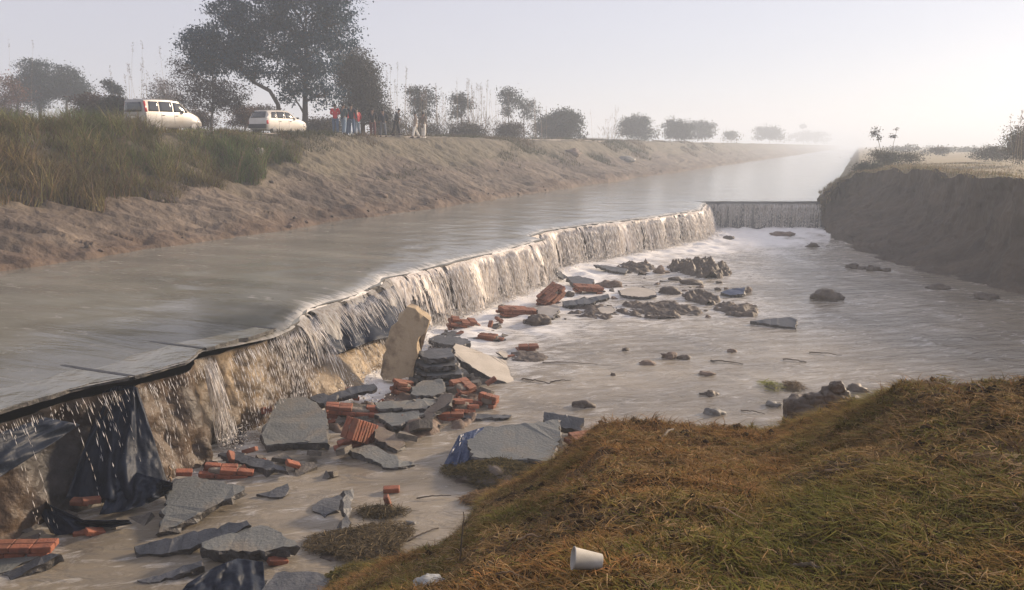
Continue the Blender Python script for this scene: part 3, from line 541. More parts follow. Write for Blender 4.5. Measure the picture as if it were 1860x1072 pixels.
# middle of the pool
GM = 'slabs stranded in the middle of the pool'
slab('concrete_slab', 'dark shard pointing up beside the main curtain', 'slab', [(1006, 487), (1012, 486), (1030, 503), (1024, 507), (1014, 502)], z + 0.35, (-0.5, 0.6), 0.08, m=M['dark_slab'], group=GM)
slab('concrete_slab', 'dark slab beside the upward pointing shard', 'slab', [(1028, 503), (1050, 501), (1080, 508), (1074, 519), (1040, 515)], z + 0.25, (0, 0.12), 0.12, m=M['dark_slab'], group=GM)
slab('concrete_slab', 'pale flat slab among the dark clumps in the pool', 'slab', [(1123, 528), (1150, 521), (1190, 525), (1192, 536), (1160, 540), (1128, 536)], z + 0.14, (0.02, 0.05), 0.08, m=M['pale_concrete'], group=GM)
slab('concrete_slab', 'pale slab next to the red brick masses', 'slab', [(975, 560), (1010, 552), (1016, 562), (1005, 578), (980, 575)], z + 0.2, (0.1, 0.2), 0.08, m=M['pale_concrete'], group=GM)
slab('concrete_slab', 'two tone slab with dark left end behind the pale slab', 'slab', [(1020, 548), (1070, 541), (1106, 534), (1108, 540), (1070, 552), (1024, 556)], z + 0.22, (0.05, 0.2), 0.09, m=M['dark_slab'], group=GM)
slab('concrete_slab', 'pale beige slab lying lowest of the brick masses', 'slab', [(1076, 568), (1095, 556), (1112, 557), (1118, 566), (1090, 575)], z + 0.1, (0, 0.1), 0.07, m=M['pale_concrete'], group=GM)
slab('concrete_slab', 'dark slab with pale end floating alone in the pool', 'slab', [(1362, 583), (1400, 579), (1438, 576), (1448, 580), (1446, 596), (1400, 590)], z + 0.12, (0.1, 0.2), 0.1, m=M['dark_slab'], group=GM)
slab('concrete_slab', 'slim dark slab farthest out by the foam', 'slab', [(1078, 481), (1100, 482), (1140, 489), (1136, 496), (1110, 492)], z + 0.16, (0, 0.1), 0.08, m=M['dark_slab'], group=GM)
slab('concrete_slab', 'bluish slab with a brown lump at its right end', 'slab', [(1308, 531), (1330, 524), (1356, 522), (1350, 534), (1325, 537)], z + 0.14, (0.1, 0.15), 0.1, m=M['blue_sheet'], group=GM)
slab('concrete_slab', 'small pale chip left of the floating twigs', 'slab', [(900, 640), (912, 637), (923, 644), (922, 651), (914, 650)], z + 0.1, (-.2, .2), 0.05, m=M['pale_concrete'], group=GM)
slab('concrete_slab', 'thin dark slab awash under the brick remains', 'slab', [(800, 606), (820, 601), (900, 606), (920, 618), (860, 616)], z + 0.05, (0, .03), 0.06, m=M['dark_slab'], group=GM)

# ------------------------------------------------------------------ bricks
def brickmesh(seed):
    r_ = random.Random(seed); bm = bmesh.new(); bmesh.ops.create_cube(bm, size=1.0)
    for v in bm.verts: v.co = Vector((v.co.x * 0.225 + r_.uniform(-.004, .004), v.co.y * 0.108 + r_.uniform(-.004, .004), v.co.z * 0.07 + r_.uniform(-.003, .003)))
    bmesh.ops.bevel(bm, geom=list(bm.edges), offset=0.008, segments=1, affect='EDGES')
    me = bpy.data.meshes.new('brick'); bm.to_mesh(me); bm.free(); return me
M['brick'] = mat('brick', (0.13, 0.06, 0.043), (0.33, 0.125, 0.07), scale=6, rough=0.85, bump=0.012, bscale=40, c3=(0.27, 0.095, 0.055), detail=10)
M['brick_dull'] = mat('brick_dull', (0.15, 0.065, 0.04), (0.30, 0.12, 0.07), scale=7, rough=0.8, bump=0.008, bscale=40)
M['mortar'] = mat('mortar', (0.17, 0.14, 0.11), (0.26, 0.22, 0.18), scale=9, rough=0.9, bump=0.02, bscale=25)
BR = [brickmesh(i) for i in range(5)]
for b_ in BR: b_.materials.append(M['brick'])
BRD = [b_.copy() for b_ in BR]
for b_ in BRD: b_.materials.clear(); b_.materials.append(M['brick_dull'])
def lump(name, size, seed, amp=0.25, sub=3, fr=1.6, flat=0.0):
    bm = bmesh.new(); bmesh.ops.create_icosphere(bm, subdivisions=sub, radius=1.0); v = np.array([q.co for q in bm.verts])
    n = fbm(v[:, 0] * fr + seed * 3.7, v[:, 1] * fr, v[:, 2] * fr, 4, seed) * amp
    q = np.abs(vnoise(v[:, 0] * fr * 1.7 + seed, v[:, 1] * fr * 1.7, v[:, 2] * fr * 1.7, seed + 5)) * amp * 0.7
    v = v * (1 + n - q)[:, None]; v = np.sign(v) * np.abs(v) ** (1 - flat * 0.4) * np.array(size)
    for a_, b_ in zip(bm.verts, v): a_.co = b_
    me = bpy.data.meshes.new(name); bm.to_mesh(me); bm.free()
    me.polygons.foreach_set('use_smooth', np.ones(len(me.polygons), bool)); return me
def brick_at(parent, loc, rot, dull=False, name='brick'):
    o = bpy.data.objects.new(name, random.choice(BRD if dull or random.random() < .3 else BR)); COL.objects.link(o); o.parent = parent; o.location = loc; o.rotation_euler = rot; return o
def chunk(label, px, zz, rows, rot, dull=False, missing=0.1, group='broken brickwork chunks', flatrows=None, seed=1):
    """lump of brickwork: bricks in courses round a mortar core. rows = (along, across, courses)"""
    r_ = random.Random(seed); p = P(*px, zz); e = empty('brickwork_chunk', p); e.rotation_euler = rot
    na, nb, nc = rows; hx, hy, hz_ = na * 0.235 / 2, nb * 0.118 / 2, nc * 0.08 / 2
    link('mortar_core', lump('mortar_core', (hx * 0.66, hy * 0.66, hz_ * 0.7), seed, 0.08, 3, 2, flat=1.2), M['mortar'], parent=e)
    for k_ in range(nc):
        for i in range(na):
            for j in range(nb):
                edge_ = i in (0, na - 1) or j in (0, nb - 1) or k_ == nc - 1
                if not edge_ or r_.random() < missing: continue
                off = 0.06 if k_ % 2 else 0.0
                brick_at(e, (-hx + 0.1175 + i * 0.235 + off + r_.uniform(-.008, .008), -hy + 0.059 + j * 0.118 + r_.uniform(-.006, .006), -hz_ + 0.04 + k_ * 0.08), (r_.uniform(-.04, .04), r_.uniform(-.04, .04), r_.uniform(-.05, .05)), dull)
    return tag(e, label, 'brickwork', group)
# leaning pillar of headers
def pillar():
    e = empty('brick_pillar', P(655, 783, z + 0.28)); e.rotation_euler = (R(-28), R(6), R(-24))
    link('mortar_core', lump('mortar_core', (0.10, 0.36, 0.09), 4, 0.06, 3, 2, flat=1.4), M['mortar'], parent=e)
    for i in range(8):
        for j in range(2):
            for k_ in range(2):
                brick_at(e, (-0.06 + j * 0.118 + random.uniform(-.006, .006), -0.33 + i * 0.088, -0.06 + k_ * 0.115), (R(90), R(0) + random.uniform(-.05, .05), R(90) * 0 + random.uniform(-.04, .04)) if False else (R(90), R(90), random.uniform(-.05, .05)))
    return tag(e, 'leaning orange brick pillar, two bricks wide, in the rubble', 'brickwork')
pillar()
chunk('orange bricks under the lower end of the leaning pillar', (630, 802), z + 0.10, (2, 2, 2), (0.2, -0.1, 0.5), seed=3)
chunk('orange brick mass behind the leaning pillar', (640, 748), z + 0.18, (4, 2, 3), (0.1, 0.12, 0.1), seed=4, missing=0.2)
chunk('orange bricks beside the brown leaning slab', (836, 737), z + 0.16, (2, 3, 3), (-0.15, 0.2, 0.6), seed=5, missing=.2)
chunk('two courses of brick at the foot of the brown slab', (812, 757), z + 0.08, (2, 1, 2), (0.1, 0.05, 0.15), seed=6, missing=0)
chunk('upright orange bricks at the right end of the rubble', (886, 727), z + 0.13, (1, 3, 3), (0.2, 0.15, 1.3), seed=7, missing=.1)
chunk('rusty bricks wedged between the tan slab and the grey slab', (733, 703), z + 0.2, (2, 2, 3), (0.2, 0.3, 0.8), dull=True, seed=8, missing=.2)
chunk('brick remains under the pale sloping slab', (838, 705), z + 0.2, (2, 3, 3), (0.4, 0.1, 0.9), dull=True, seed=9, missing=.3)
chunk('orange brick course at the left frame edge', (34, 998), z + 0.1, (3, 2, 2), (0.0, 0.05, 0.15), seed=10, missing=0)
chunk('small pile of orange bricks above the triangular slab', (408, 856), z + 0.12, (3, 2, 2), (0.1, 0.15, 0.2), seed=11, missing=.3)
chunk('dull red brick mass in the foam below the curtain', (940, 566), z + 0.12, (5, 4, 3), (0.1, 0.15, 0.5), dull=True, seed=12, missing=.15)
chunk('weathered brick mass rising beside the main curtain', (1000, 538), z + 0.25, (4, 4, 5), (0.3, -0.35, 0.9), dull=True, seed=13, missing=.15)
chunk('dull red brickwork under the dark slab by the curtain', (1068, 525), z + 0.16, (4, 4, 3), (0.1, 0.1, 0.3), dull=True, seed=14, missing=.15)
chunk('brown brick lump at the root of the foam', (838, 590), z + 0.14, (3, 3, 4), (0.3, 0.2, 0.4), dull=True, seed=15, missing=.2)
chunk('dull bricks trailing off the thin dark slab', (890, 613), z + 0.08, (3, 2, 2), (0.1, 0.0, -0.4), dull=True, seed=16, missing=.25)
chunk('reddish brick block alone right of the rubble', (955, 632), z + 0.08, (2, 2, 2), (0.05, 0.0, 0.1), dull=True, seed=17, missing=.0)
chunk('brick pieces at the tip of the grassy spit', (1052, 797), z + 0.1, (2, 2, 2), (0.2, 0.1, 0.6), dull=True, seed=18, missing=.1)
def loose(label, px, zz, rot, dull=False):
    o = brick_at(None, P(*px, zz), rot, dull); return tag(o, label, 'brick', 'loose bricks')
loose('single red brick lying flat in the shallow water', (711, 889), z + 0.04, (0.1, 0, 0.1))
loose('red brick standing on end below the flat one', (705, 914), z + 0.06, (0.2, 1.3, 0.3))
loose('orange brick lying on the black plastic', (146, 911), z + 0.2, (0.2, 0.1, 0.1))
loose('paler brick lying right of the one on the plastic', (166, 909), z + 0.2, (0.1, 0.2, 0.7), True)
loose('orange brick at the lower hem of the black plastic', (172, 966), z + 0.06, (0.3, 0.4, 0.9))
loose('dull brick submerged left of the hem brick', (152, 969), z + 0.03, (0.1, 0.1, 0.2), True)
loose('orange brick resting on the end of the thin dark slab', (532, 843), z + 0.16, (0.3, 0.5, 0.7))
loose('orange brick between the wooden stake and the brick pile', (334, 858), z + 0.12, (0.2, 0.2, 0.4))
loose('orange brick on the end of the pointed pale slab', (504, 1019), z + 0.06, (0.1, 0.3, 0.6))
loose('orange brick upright beside the big grey slab', (484, 745), z + 0.32, (1.2, 0.2, 1.2))
loose('dull brick near the thin dark slab trail', (926, 600 + 48), z + 0.03, (0, 0, .5), True)

# small broken pieces filling the jumble; nothing tells most of them apart
M['chip'] = mat('chip', (0.07, 0.065, 0.06), (0.19, 0.165, 0.13), scale=7, rough=0.7, bump=0.02, bscale=25)
def wedge(seed):
    r_ = np.random.default_rng(seed); n = r_.integers(4, 7); th = np.sort(r_.uniform(0, 6.28, n)); ro = r_.uniform(.5, 1, n)
    pts = [(ro[i] * math.cos(th[i]) * .2, ro[i] * math.sin(th[i]) * .15) for i in range(n)]
    return prism(pts, .03 * r_.uniform(.7, 1.6), .07, 'slab_chip')
WD = [wedge(i) for i in range(9)]
for w_ in WD: w_.materials.append(M['chip'])
ZONE = ['around the leaning brick pillar', 'beside the brown leaning slab', 'below the brick pillar', 'under the pale sloping slab', 'right of the big grey slab', 'around the small orange brick pile', 'at the hem of the black plastic', 'near the thin awash slab', 'among the red brick masses', 'beside the two tone slab', 'around the pale flat pool slab', 'against the dark slab stack']
JUMBLE = [(640, 745, 90, 30), (780, 735, 80, 40), (700, 780, 90, 30), (850, 715, 50, 25), (560, 840, 90, 30), (400, 850, 80, 20), (150, 960, 120, 20), (860, 600, 60, 20), (960, 575, 70, 18), (1070, 545, 70, 18), (1180, 520, 70, 18), (800, 660, 40, 25)]
rj = random.Random(5)
for i in range(108):
    cx, cy_, wx, wy = JUMBLE[i % len(JUMBLE)]; p = P(cx + rj.uniform(-1, 1) * wx, cy_ + rj.uniform(-1, 1) * wy, POOL); o = bpy.data.objects.new('slab_chip', rj.choice(WD)); COL.objects.link(o)
    s_ = rj.uniform(.6, 2.2 if i % len(JUMBLE) in (0, 1, 2, 3, 11) else 1.5); o.scale = (s_, s_, s_ * rj.uniform(.7, 1.3)); o.location = (p[0], p[1], POOL + rj.uniform(0, .16) * (i % len(JUMBLE) < 5)); o.rotation_euler = (rj.uniform(-.5, .5), rj.uniform(-.5, .5), rj.uniform(0, 6.3))
    tag(o, 'small broken lining chip lying ' + ZONE[i % 12], 'slab chip', 'lining chips ' + ZONE[i % 12])
for i in range(36):
    zi = [0, 1, 2, 3, 5, 7][i % 6]; cx, cy_, wx, wy = JUMBLE[zi]; p = P(cx + rj.uniform(-1, 1) * wx, cy_ + rj.uniform(-1, 1) * wy, POOL); o = brick_at(None, (p[0], p[1], POOL + rj.uniform(0.0, .2)), (rj.uniform(-.7, .7), rj.uniform(-.7, .7), rj.uniform(0, 6.3)), i % 3 != 0)
    tag(o, 'loose brick half buried ' + ZONE[zi], 'brick', 'half buried bricks ' + ZONE[zi])

# ------------------------------------------------------------------ clods and stones
M['mud'] = mat('mud', (0.055, 0.042, 0.032), (0.13, 0.10, 0.075), scale=6, rough=0.6, bump=0.03, bscale=14)
M['brown_stone'] = mat('brown_stone', (0.11, 0.075, 0.055), (0.21, 0.15, 0.11), scale=5, rough=0.7, bump=0.03, bscale=12)
M['grey_stone'] = mat('grey_stone', (0.10, 0.095, 0.09), (0.2, 0.19, 0.17), scale=5, rough=0.6, bump=0.02, bscale=12)
def clod(label, box, m='mud', seed=1, name='mud_clod', cat='clod', group=None, amp=0.42, lift=0.3, zz=None):
    x0, y0, x1, y1 = box; zz = POOL if zz is None else zz; b_ = P((x0 + x1) / 2, y1, zz); dist = np.linalg.norm(b_ - EYE)
    wx = (x1 - x0) / FPX * dist / 2; hz_ = max(0.03, (y1 - y0) / FPX * dist * 0.62)
    o = link(name, lump(name, (wx, wx * 0.75, hz_), seed, amp, 3 if (x1 - x0) < 60 else 4), M[m], loc=b_ + np.array([0, wx * 0.55, hz_ * (lift - 0.25)])); o.rotation_euler[2] = 0
    return tag(o, label, cat, group)
def heap(label, box, m='mud', seed=1, hgt=0.12, thr=0.0, name='rubble_heap', cat='rubble', group=None, fr=5.0):
    """low bar of rubble: a lumpy sheet whose tops stand out of the water"""
    x0, y0, x1, y1 = box; a = P((x0 + x1) / 2, y1, POOL); b_ = P((x0 + x1) / 2, y0, POOL); c = (a + b_) / 2
    rx = np.linalg.norm(P(x1, (y0 + y1) / 2, POOL) - P(x0, (y0 + y1) / 2, POOL)) / 2; ry = max(0.2, np.linalg.norm(b_ - a) / 2)
    nx = int(min(110, max(24, rx * 36))); ny = int(min(90, max(20, ry * 36))); X_, Y_ = np.meshgrid(np.linspace(-1, 1, nx), np.linspace(-1, 1, ny), indexing='ij')
    r_ = np.hypot(X_, Y_); wx_, wy_ = X_ * rx, Y_ * ry
    h = (1 - r_ ** 2) * 0.6 + 0.55 * fbm(wx_ * fr * 0.4 + seed, wy_ * fr * 0.4, 0, 3, seed) + 0.35 * np.abs(fbm(wx_ * fr, wy_ * fr, 0, 3, seed + 3)) - 0.35 + thr
    zz = np.where(r_ < 1.02, h * hgt, -0.3); zz = np.maximum(zz, -0.12)
    o = link(name, npmesh(name, np.stack([wx_, wy_, zz], -1), gridfaces(nx, ny)[:, ::-1]), M[m], loc=(c[0], c[1], POOL + 0.03))
    return tag(o, label, cat, group)
GC = 'clods and stones standing in the pool'
for i, (lab, box, m) in enumerate([
    ('lone dark boulder far right in the pool', (1484, 520, 1538, 548), 'mud'),
    ('brown rock right of the upward pointing shard', (1082, 503, 1125, 526), 'brown_stone'),
    ('brown lump on the right end of the bluish slab', (1346, 518, 1368, 532), 'brown_stone'),
    ('dark lump behind the pale flat slab in the pool', (1199, 514, 1240, 535), 'mud'),
    ('dark clod nearer of the two under the far clumps', (1240, 506, 1282, 518), 'mud'),
    ('brown clod, larger of the pair in open water', (1204, 635, 1232, 653), 'brown_stone'),
    ('dark clod, smaller of the pair in open water', (1232, 644, 1258, 654), 'mud'),
    ('brown clod left of the pair in open water', (1161, 652, 1195, 665), 'brown_stone'),
    ('dark clod close to the grassy spit tip', (1042, 720, 1080, 742), 'mud'),
    ('brown clod below the pair in open water', (1274, 705, 1310, 721), 'mud'),
    ('grey stone with water curling round it near the bank', (1280, 737, 1318, 757), 'grey_stone'),
    ('bluish grey stone beside the cut turf blocks', (1394, 726, 1424, 741), 'grey_stone'),
    ('dark stone behind the cut turf blocks', (1540, 698, 1577, 713), 'mud'),
    ('stone leftmost of the four under the cut bank', (1541, 476, 1561, 488), 'mud'),
    ('stone second of the four under the cut bank', (1561, 482, 1576, 489), 'mud'),
    ('stone third and largest of the four under the cut bank', (1576, 478, 1602, 493), 'mud'),
    ('stone rightmost of the four under the cut bank', (1600, 484, 1620, 494), 'mud'),
    ('low stone further right under the cut bank', (1690, 514, 1726, 527), 'mud'),
    ('low stone at the right edge of the pool', (1780, 532, 1815, 545), 'mud'),
    ('stone in the white foam of the far fall', (1314, 424, 1334, 437), 'mud'),
    ('dark block below the far end of the broken bed', (1404, 418, 1445, 431), 'brown_stone'),
    ('stone right of the dark block by the far wall', (1466, 438, 1492, 450), 'mud'),
    ('dark rounded mass at the foot of the red bricks', (945, 566, 1008, 594), 'mud'),
    ('clod between the shard and the red brickwork', (1022, 526, 1044, 540), 'mud'),
    ('round clod on the pale slab by the bricks', (1002, 570, 1018, 580), 'mud'),
    ('dark clod in the wet sand at the foot of the far clumps', (1218, 500, 1240, 510), 'mud'),
    ('upright stone at the top of the far clumps', (1168, 468, 1182, 484), 'brown_stone'),
    ('brown block at the top of the far clumps', (1186, 480, 1218, 498), 'brown_stone'),
    ('small clod alone in mid pool', (1130, 629, 1144, 639), 'mud'),
    ('small clod alone right of mid pool', (1320, 632, 1340, 642), 'brown_stone'),
    ('clod awash below the thin twigs', (1272, 735 - 62, 1300, 682), 'brown_stone'),
    ('tiny clod beside the floating twig mat', (1108, 676, 1120, 684), 'mud'),
    ('dark stone under the bank edge left of the turf blocks', (1330, 772, 1372, 792), 'mud'),
    ('mud lump under the left trickles', (418, 790, 442, 812), 'mud'),
    ('mud lump left of the brick pile', (366, 832, 392, 850), 'mud'),
    ('dark mud lump beside the wooden stake', (318, 826, 345, 850), 'mud'),
    ('stone in the shallows right of the single brick', (735, 946, 760, 956), 'grey_stone'),
]):
    clod(lab, box, m, 40 + i, group=GC, name='stone' if 'ston' in lab or 'boulder' in lab else 'mud_clod', cat='stone' if 'ston' in lab or 'boulder' in lab else 'clod')
for i in range(26):   # nothing tells these apart
    x = random.uniform(1090, 1340); y = 500 + random.uniform(0, 72); s_ = random.uniform(6, 13)
    clod('small dark clod scattered among the clumps in the pool', (x, y, x + s_, y + s_ * 0.55), random.choice(['mud', 'brown_stone']), 100 + i, group='small clods among the clumps')
for i, (lab, box, h_, t_) in enumerate([
    ('dark rubble clump farthest out, ridge of broken earth', (1215, 480, 1322, 506), 0.42, 0.25),
    ('wide flat gravelly bar in the middle of the pool', (1118, 550, 1275, 580), 0.16, 0.1),
    ('rubble clump right of the wide gravelly bar', (1296, 552, 1374, 576), 0.2, 0.05),
    ('rubble clump just above the wide gravelly bar', (1242, 532, 1304, 554), 0.26, 0.12),
    ('rubble bar beside the main foam, behind the pale slab', (1120, 478, 1190, 500), 0.2, 0.1),
    ('low rubble strip trailing the reddish brick block', (922, 640, 996, 660), 0.08, 0.1),
    ('rubble ring under the brick masses', (1030, 556, 1125, 582), 0.14, 0.0),
    ('dark rubble under the brick pillar and slabs', (590, 715, 870, 800), 0.2, 0.08),
    ('silty rubble below the slab stack', (740, 690, 880, 745), 0.2, 0.08),
]):
    heap(lab, box, 'mud' if i not in (7, 8) else 'brown_stone', 300 + i, h_, t_, group='rubble bars in the pool', fr=9.0)
# cut turf blocks against the near bank
for i, (lab, box) in enumerate([('largest dark earth block at the grass edge', (1426, 726, 1498, 772)), ('squared earth block standing behind the largest', (1494, 708, 1540, 745)), ('earth block between the two larger ones', (1465, 716, 1505, 745)),
                                ('small earth block right of the squared one', (1538, 722, 1570, 742)), ('little earth cap on the squared block', (1508, 694, 1534, 714))]):
    x0, y0, x1, y1 = box; b_ = D((x0 + x1) / 2, y1, 7.3); dist = np.linalg.norm(b_ - EYE); wx = (x1 - x0) / FPX * dist / 2; hz_ = (y1 - y0) / FPX * dist / 2
    tag(link('earth_block', lump('earth_block', (wx, wx * 0.8, hz_ * 1.15), 500 + i, 0.3, 4, 1.6, flat=0.7), M['mud'], loc=b_ + np.array([0, wx * .3, hz_ * 0.8])), lab, 'earth block', 'earth blocks at the grass edge')

# ------------------------------------------------------------------ plastic sheets
def drape(name, label, cat, top, bot, m, folds=0.06, nf=9.0, seed=0, nu=70, nv=40, group=None, sag=0.0):
    """cloth hung between a top line and a bottom line of 3-D points, with folds running down"""
    top = np.array(top); bot = np.array(bot); kk = np.linspace(0, 1, nu); a = np.linspace(0, 1, len(top)); b = np.linspace(0, 1, len(bot))
    T_ = np.stack([np.interp(kk, a, top[:, i]) for i in range(3)], 1); B_ = np.stack([np.interp(kk, b, bot[:, i]) for i in range(3)], 1)
    K_, V_ = np.meshgrid(kk, np.linspace(0, 1, nv), indexing='ij')
    W_ = T_[:, None, :] * (1 - V_[..., None]) + B_[:, None, :] * V_[..., None]
    fold = folds * (np.sin(K_ * nf * 6.28 + 3 * fbm(K_ * 3, V_ * 1.5, 0, 2, seed)) * (0.3 + V_ * 0.7) + 0.9 * fbm(K_ * 6, V_ * 3, 0, 3, seed + 1))
    tocam = (EYE - W_.mean((0, 1))); tocam /= np.linalg.norm(tocam)
    W_ = W_ + fold[..., None] * tocam; W_[..., 2] -= sag * np.sin(V_ * 3.14)
    c = W_.mean((0, 1)); me = npmesh(name, W_ - c, gridfaces(nu, nv), smooth=True)
    o = link(name, me, m, loc=c); md = o.modifiers.new('thick', 'SOLIDIFY'); md.thickness = 0.006
    return tag(o, label, cat, group)
drape('plastic_sheet', 'black plastic sheet hanging like a tent under the broken lip', 'plastic sheet',
      [P(188, 712, -0.22), P(215, 700, -0.16), P(238, 700, -0.16), P(250, 705, -0.2)], [P(120, 905, -1.35), P(170, 905, -1.4), P(240, 910, -1.45), P(308, 885, -1.45)], M['membrane'], 0.07, 3.0, 3)
drape('plastic_sheet', 'crumpled black plastic strip at the waterline left of the tent', 'plastic sheet',
      [P(50, 890, -1.3), P(68, 886, -1.25), P(86, 915, -1.3), P(150, 945, -1.4), P(235, 945, -1.45)], [P(92, 968, -1.55), P(105, 972, -1.55), P(140, 968, -1.57), P(190, 960, -1.57), P(240, 952, -1.58)], M['membrane'], 0.05, 2.5, 8)
drape('plastic_sheet', 'black plastic bunched in the lower right of the tent', 'plastic sheet',
      [P(205, 880, -1.25), P(240, 855, -1.2), P(290, 870, -1.2), P(314, 878, -1.25)], [P(180, 935, -1.52), P(220, 930, -1.5), P(270, 915, -1.5), P(312, 893, -1.48)], M['membrane'], 0.06, 3, 12)
drape('plastic_sheet', 'black plastic under the pointed pale slab at the frame edge', 'plastic sheet',
      [P(340, 1060, -1.45), P(390, 1030, -1.4), P(431, 1014, -1.38), P(478, 1020, -1.42)], [P(300, 1110, -1.58), P(380, 1100, -1.55), P(440, 1110, -1.55), P(485, 1100, -1.57)], M['membrane'], 0.06, 3, 15)
drape('plastic_sheet', 'blue sheet wrapped round the left end of the largest slab', 'plastic sheet',
      [P(833, 791, z + 0.3), P(845, 786, z + 0.3), P(880, 775, z + 0.3)], [P(804, 848, z + 0.0), P(828, 850, z + 0.02), P(858, 832, z + 0.12)], M['blue_sheet'], 0.03, 3, 18)
drape('plastic_sheet', 'black membrane bared under the upper cascade', 'plastic sheet',
      [UV(12.3, -10.0, -0.24), UV(13.5, -10.02, -0.22), UV(15, -10.1, -0.22), UV(16.2, -10.4, -0.24)], [UV(12.4, -9.35, -0.95), UV(13.5, -9.2, -0.9), UV(15, -9.2, -1.05), UV(16.2, -9.9, -1.2)], M['membrane'], 0.08, 5, 21)
drape('plastic_sheet', 'black membrane strip sagging under the lip at far left', 'plastic sheet',
      [UV(3.5, -9.3, -0.22), UV(5, -9.28, -0.24), UV(6.2, -9.3, -0.22)], [UV(3.5, -9.05, -0.6), UV(5, -9.0, -0.75), UV(6.6, -9.2, -0.45)], M['membrane'], 0.05, 4, 24)
# ------------------------------------------------------------------ vegetation
M['leaf'] = colmat('leaf', rough=0.6, trans=0.25, spec=0.25)
M['blade'] = colmat('blade', rough=1.0, trans=0.2, spec=0.03)
M['bark'] = mat('bark', (0.045, 0.036, 0.03), (0.10, 0.085, 0.07), scale=9, rough=0.9, bump=0.02, bscale=20)
M['dry_stem'] = mat('dry_stem', (0.24, 0.18, 0.11), (0.36, 0.28, 0.18), scale=9, rough=0.9)
def tubes(paths, sides=6):
    VV, FF = [], []; off = 0
    for pts, rad in paths:
        pts = np.array(pts, float); n = len(pts); dirs = np.gradient(pts, axis=0); dirs /= np.linalg.norm(dirs, axis=1, keepdims=True) + 1e-9
        a = np.array([0.3, 0.9, 0.1]) if abs(dirs[0, 2]) > 0.8 else np.array([0, 0, 1.0])
        s1 = np.cross(dirs, a); s1 /= np.linalg.norm(s1, axis=1, keepdims=True) + 1e-9; s2 = np.cross(dirs, s1)
        th = np.arange(sides) / sides * 2 * math.pi
        ring = pts[:, None, :] + (np.cos(th)[None, :, None] * s1[:, None, :] + np.sin(th)[None, :, None] * s2[:, None, :]) * np.array(rad)[:, None, None]
        VV.append(ring.reshape(-1, 3)); i = np.arange(n * sides).reshape(n, sides); j = np.roll(i, -1, 1)
        FF.append(np.stack([i[:-1], j[:-1], j[1:], i[1:]], -1).reshape(-1, 4) + off); off += n * sides
    return np.concatenate(VV), np.concatenate(FF)
def bend(a, b, n=7, wob=0.1, sag=0.0, r_=None):
    r_ = r_ or rng; a = np.array(a, float); b = np.array(b, float); t_ = np.linspace(0, 1, n)[:, None]; L_ = np.linalg.norm(b - a)
    w_ = np.cumsum(r_.normal(0, wob * L_ / n, (n, 3)), 0); w_ -= w_[0] + (w_[-1] - w_[0]) * t_
    p = a + (b - a) * t_ + w_; p[:, 2] += sag * L_ * np.sin(t_[:, 0] * math.pi); return p
def leaves(cent, size, col, jit=0.3, r_=None, long=1.5, droop=0.3):
    r_ = r_ or rng; n = len(cent); d = r_.normal(size=(n, 3)); d[:, 2] -= droop; d /= np.linalg.norm(d, axis=1, keepdims=True)
    q = r_.normal(size=(n, 3)); s = np.cross(d, q); s /= np.linalg.norm(s, axis=1, keepdims=True) + 1e-9
    L_ = (size * r_.uniform(0.6, 1.4, n))[:, None]; W_ = L_ / long * 0.5
    VV = np.stack([cent, cent + d * L_ * 0.5 + s * W_, cent + d * L_, cent + d * L_ * 0.5 - s * W_], 1).reshape(-1, 3)
    cc = np.repeat(np.clip(np.array(col) * (1 + r_.normal(0, jit, (n, 1))) * (1 + r_.normal(0, 0.08, (n, 3))), 0.004, 1), 4, 0)
    return VV, np.arange(n * 4).reshape(n, 4), cc
def crown_points(blobs, n, r_, clump=0.35, per=22, hollow=0.5):
    vol = np.array([b[1][0] * b[1][1] * b[1][2] for b in blobs]) ** 0.75; vol /= vol.sum(); out = []; tips = []
    for (c, rad), f_ in zip(blobs, vol):
        m_ = max(2, int(n * f_ / per)); d = r_.normal(size=(m_, 3)); d /= np.linalg.norm(d, axis=1, keepdims=True)
        rr_ = (hollow + (1 - hollow) * r_.random(m_) ** 0.6)[:, None] * r_.uniform(0.8, 1.12, (m_, 1)); cc = np.array(c) + d * rr_ * np.array(rad); tips.append(cc)
        sz = clump * r_.uniform(0.6, 1.4, (m_, 1, 1)); out.append((cc[:, None, :] + r_.normal(size=(m_, per, 3)) * sz * np.array([1, 1, 0.55])).reshape(-1, 3))
    return np.concatenate(out), tips
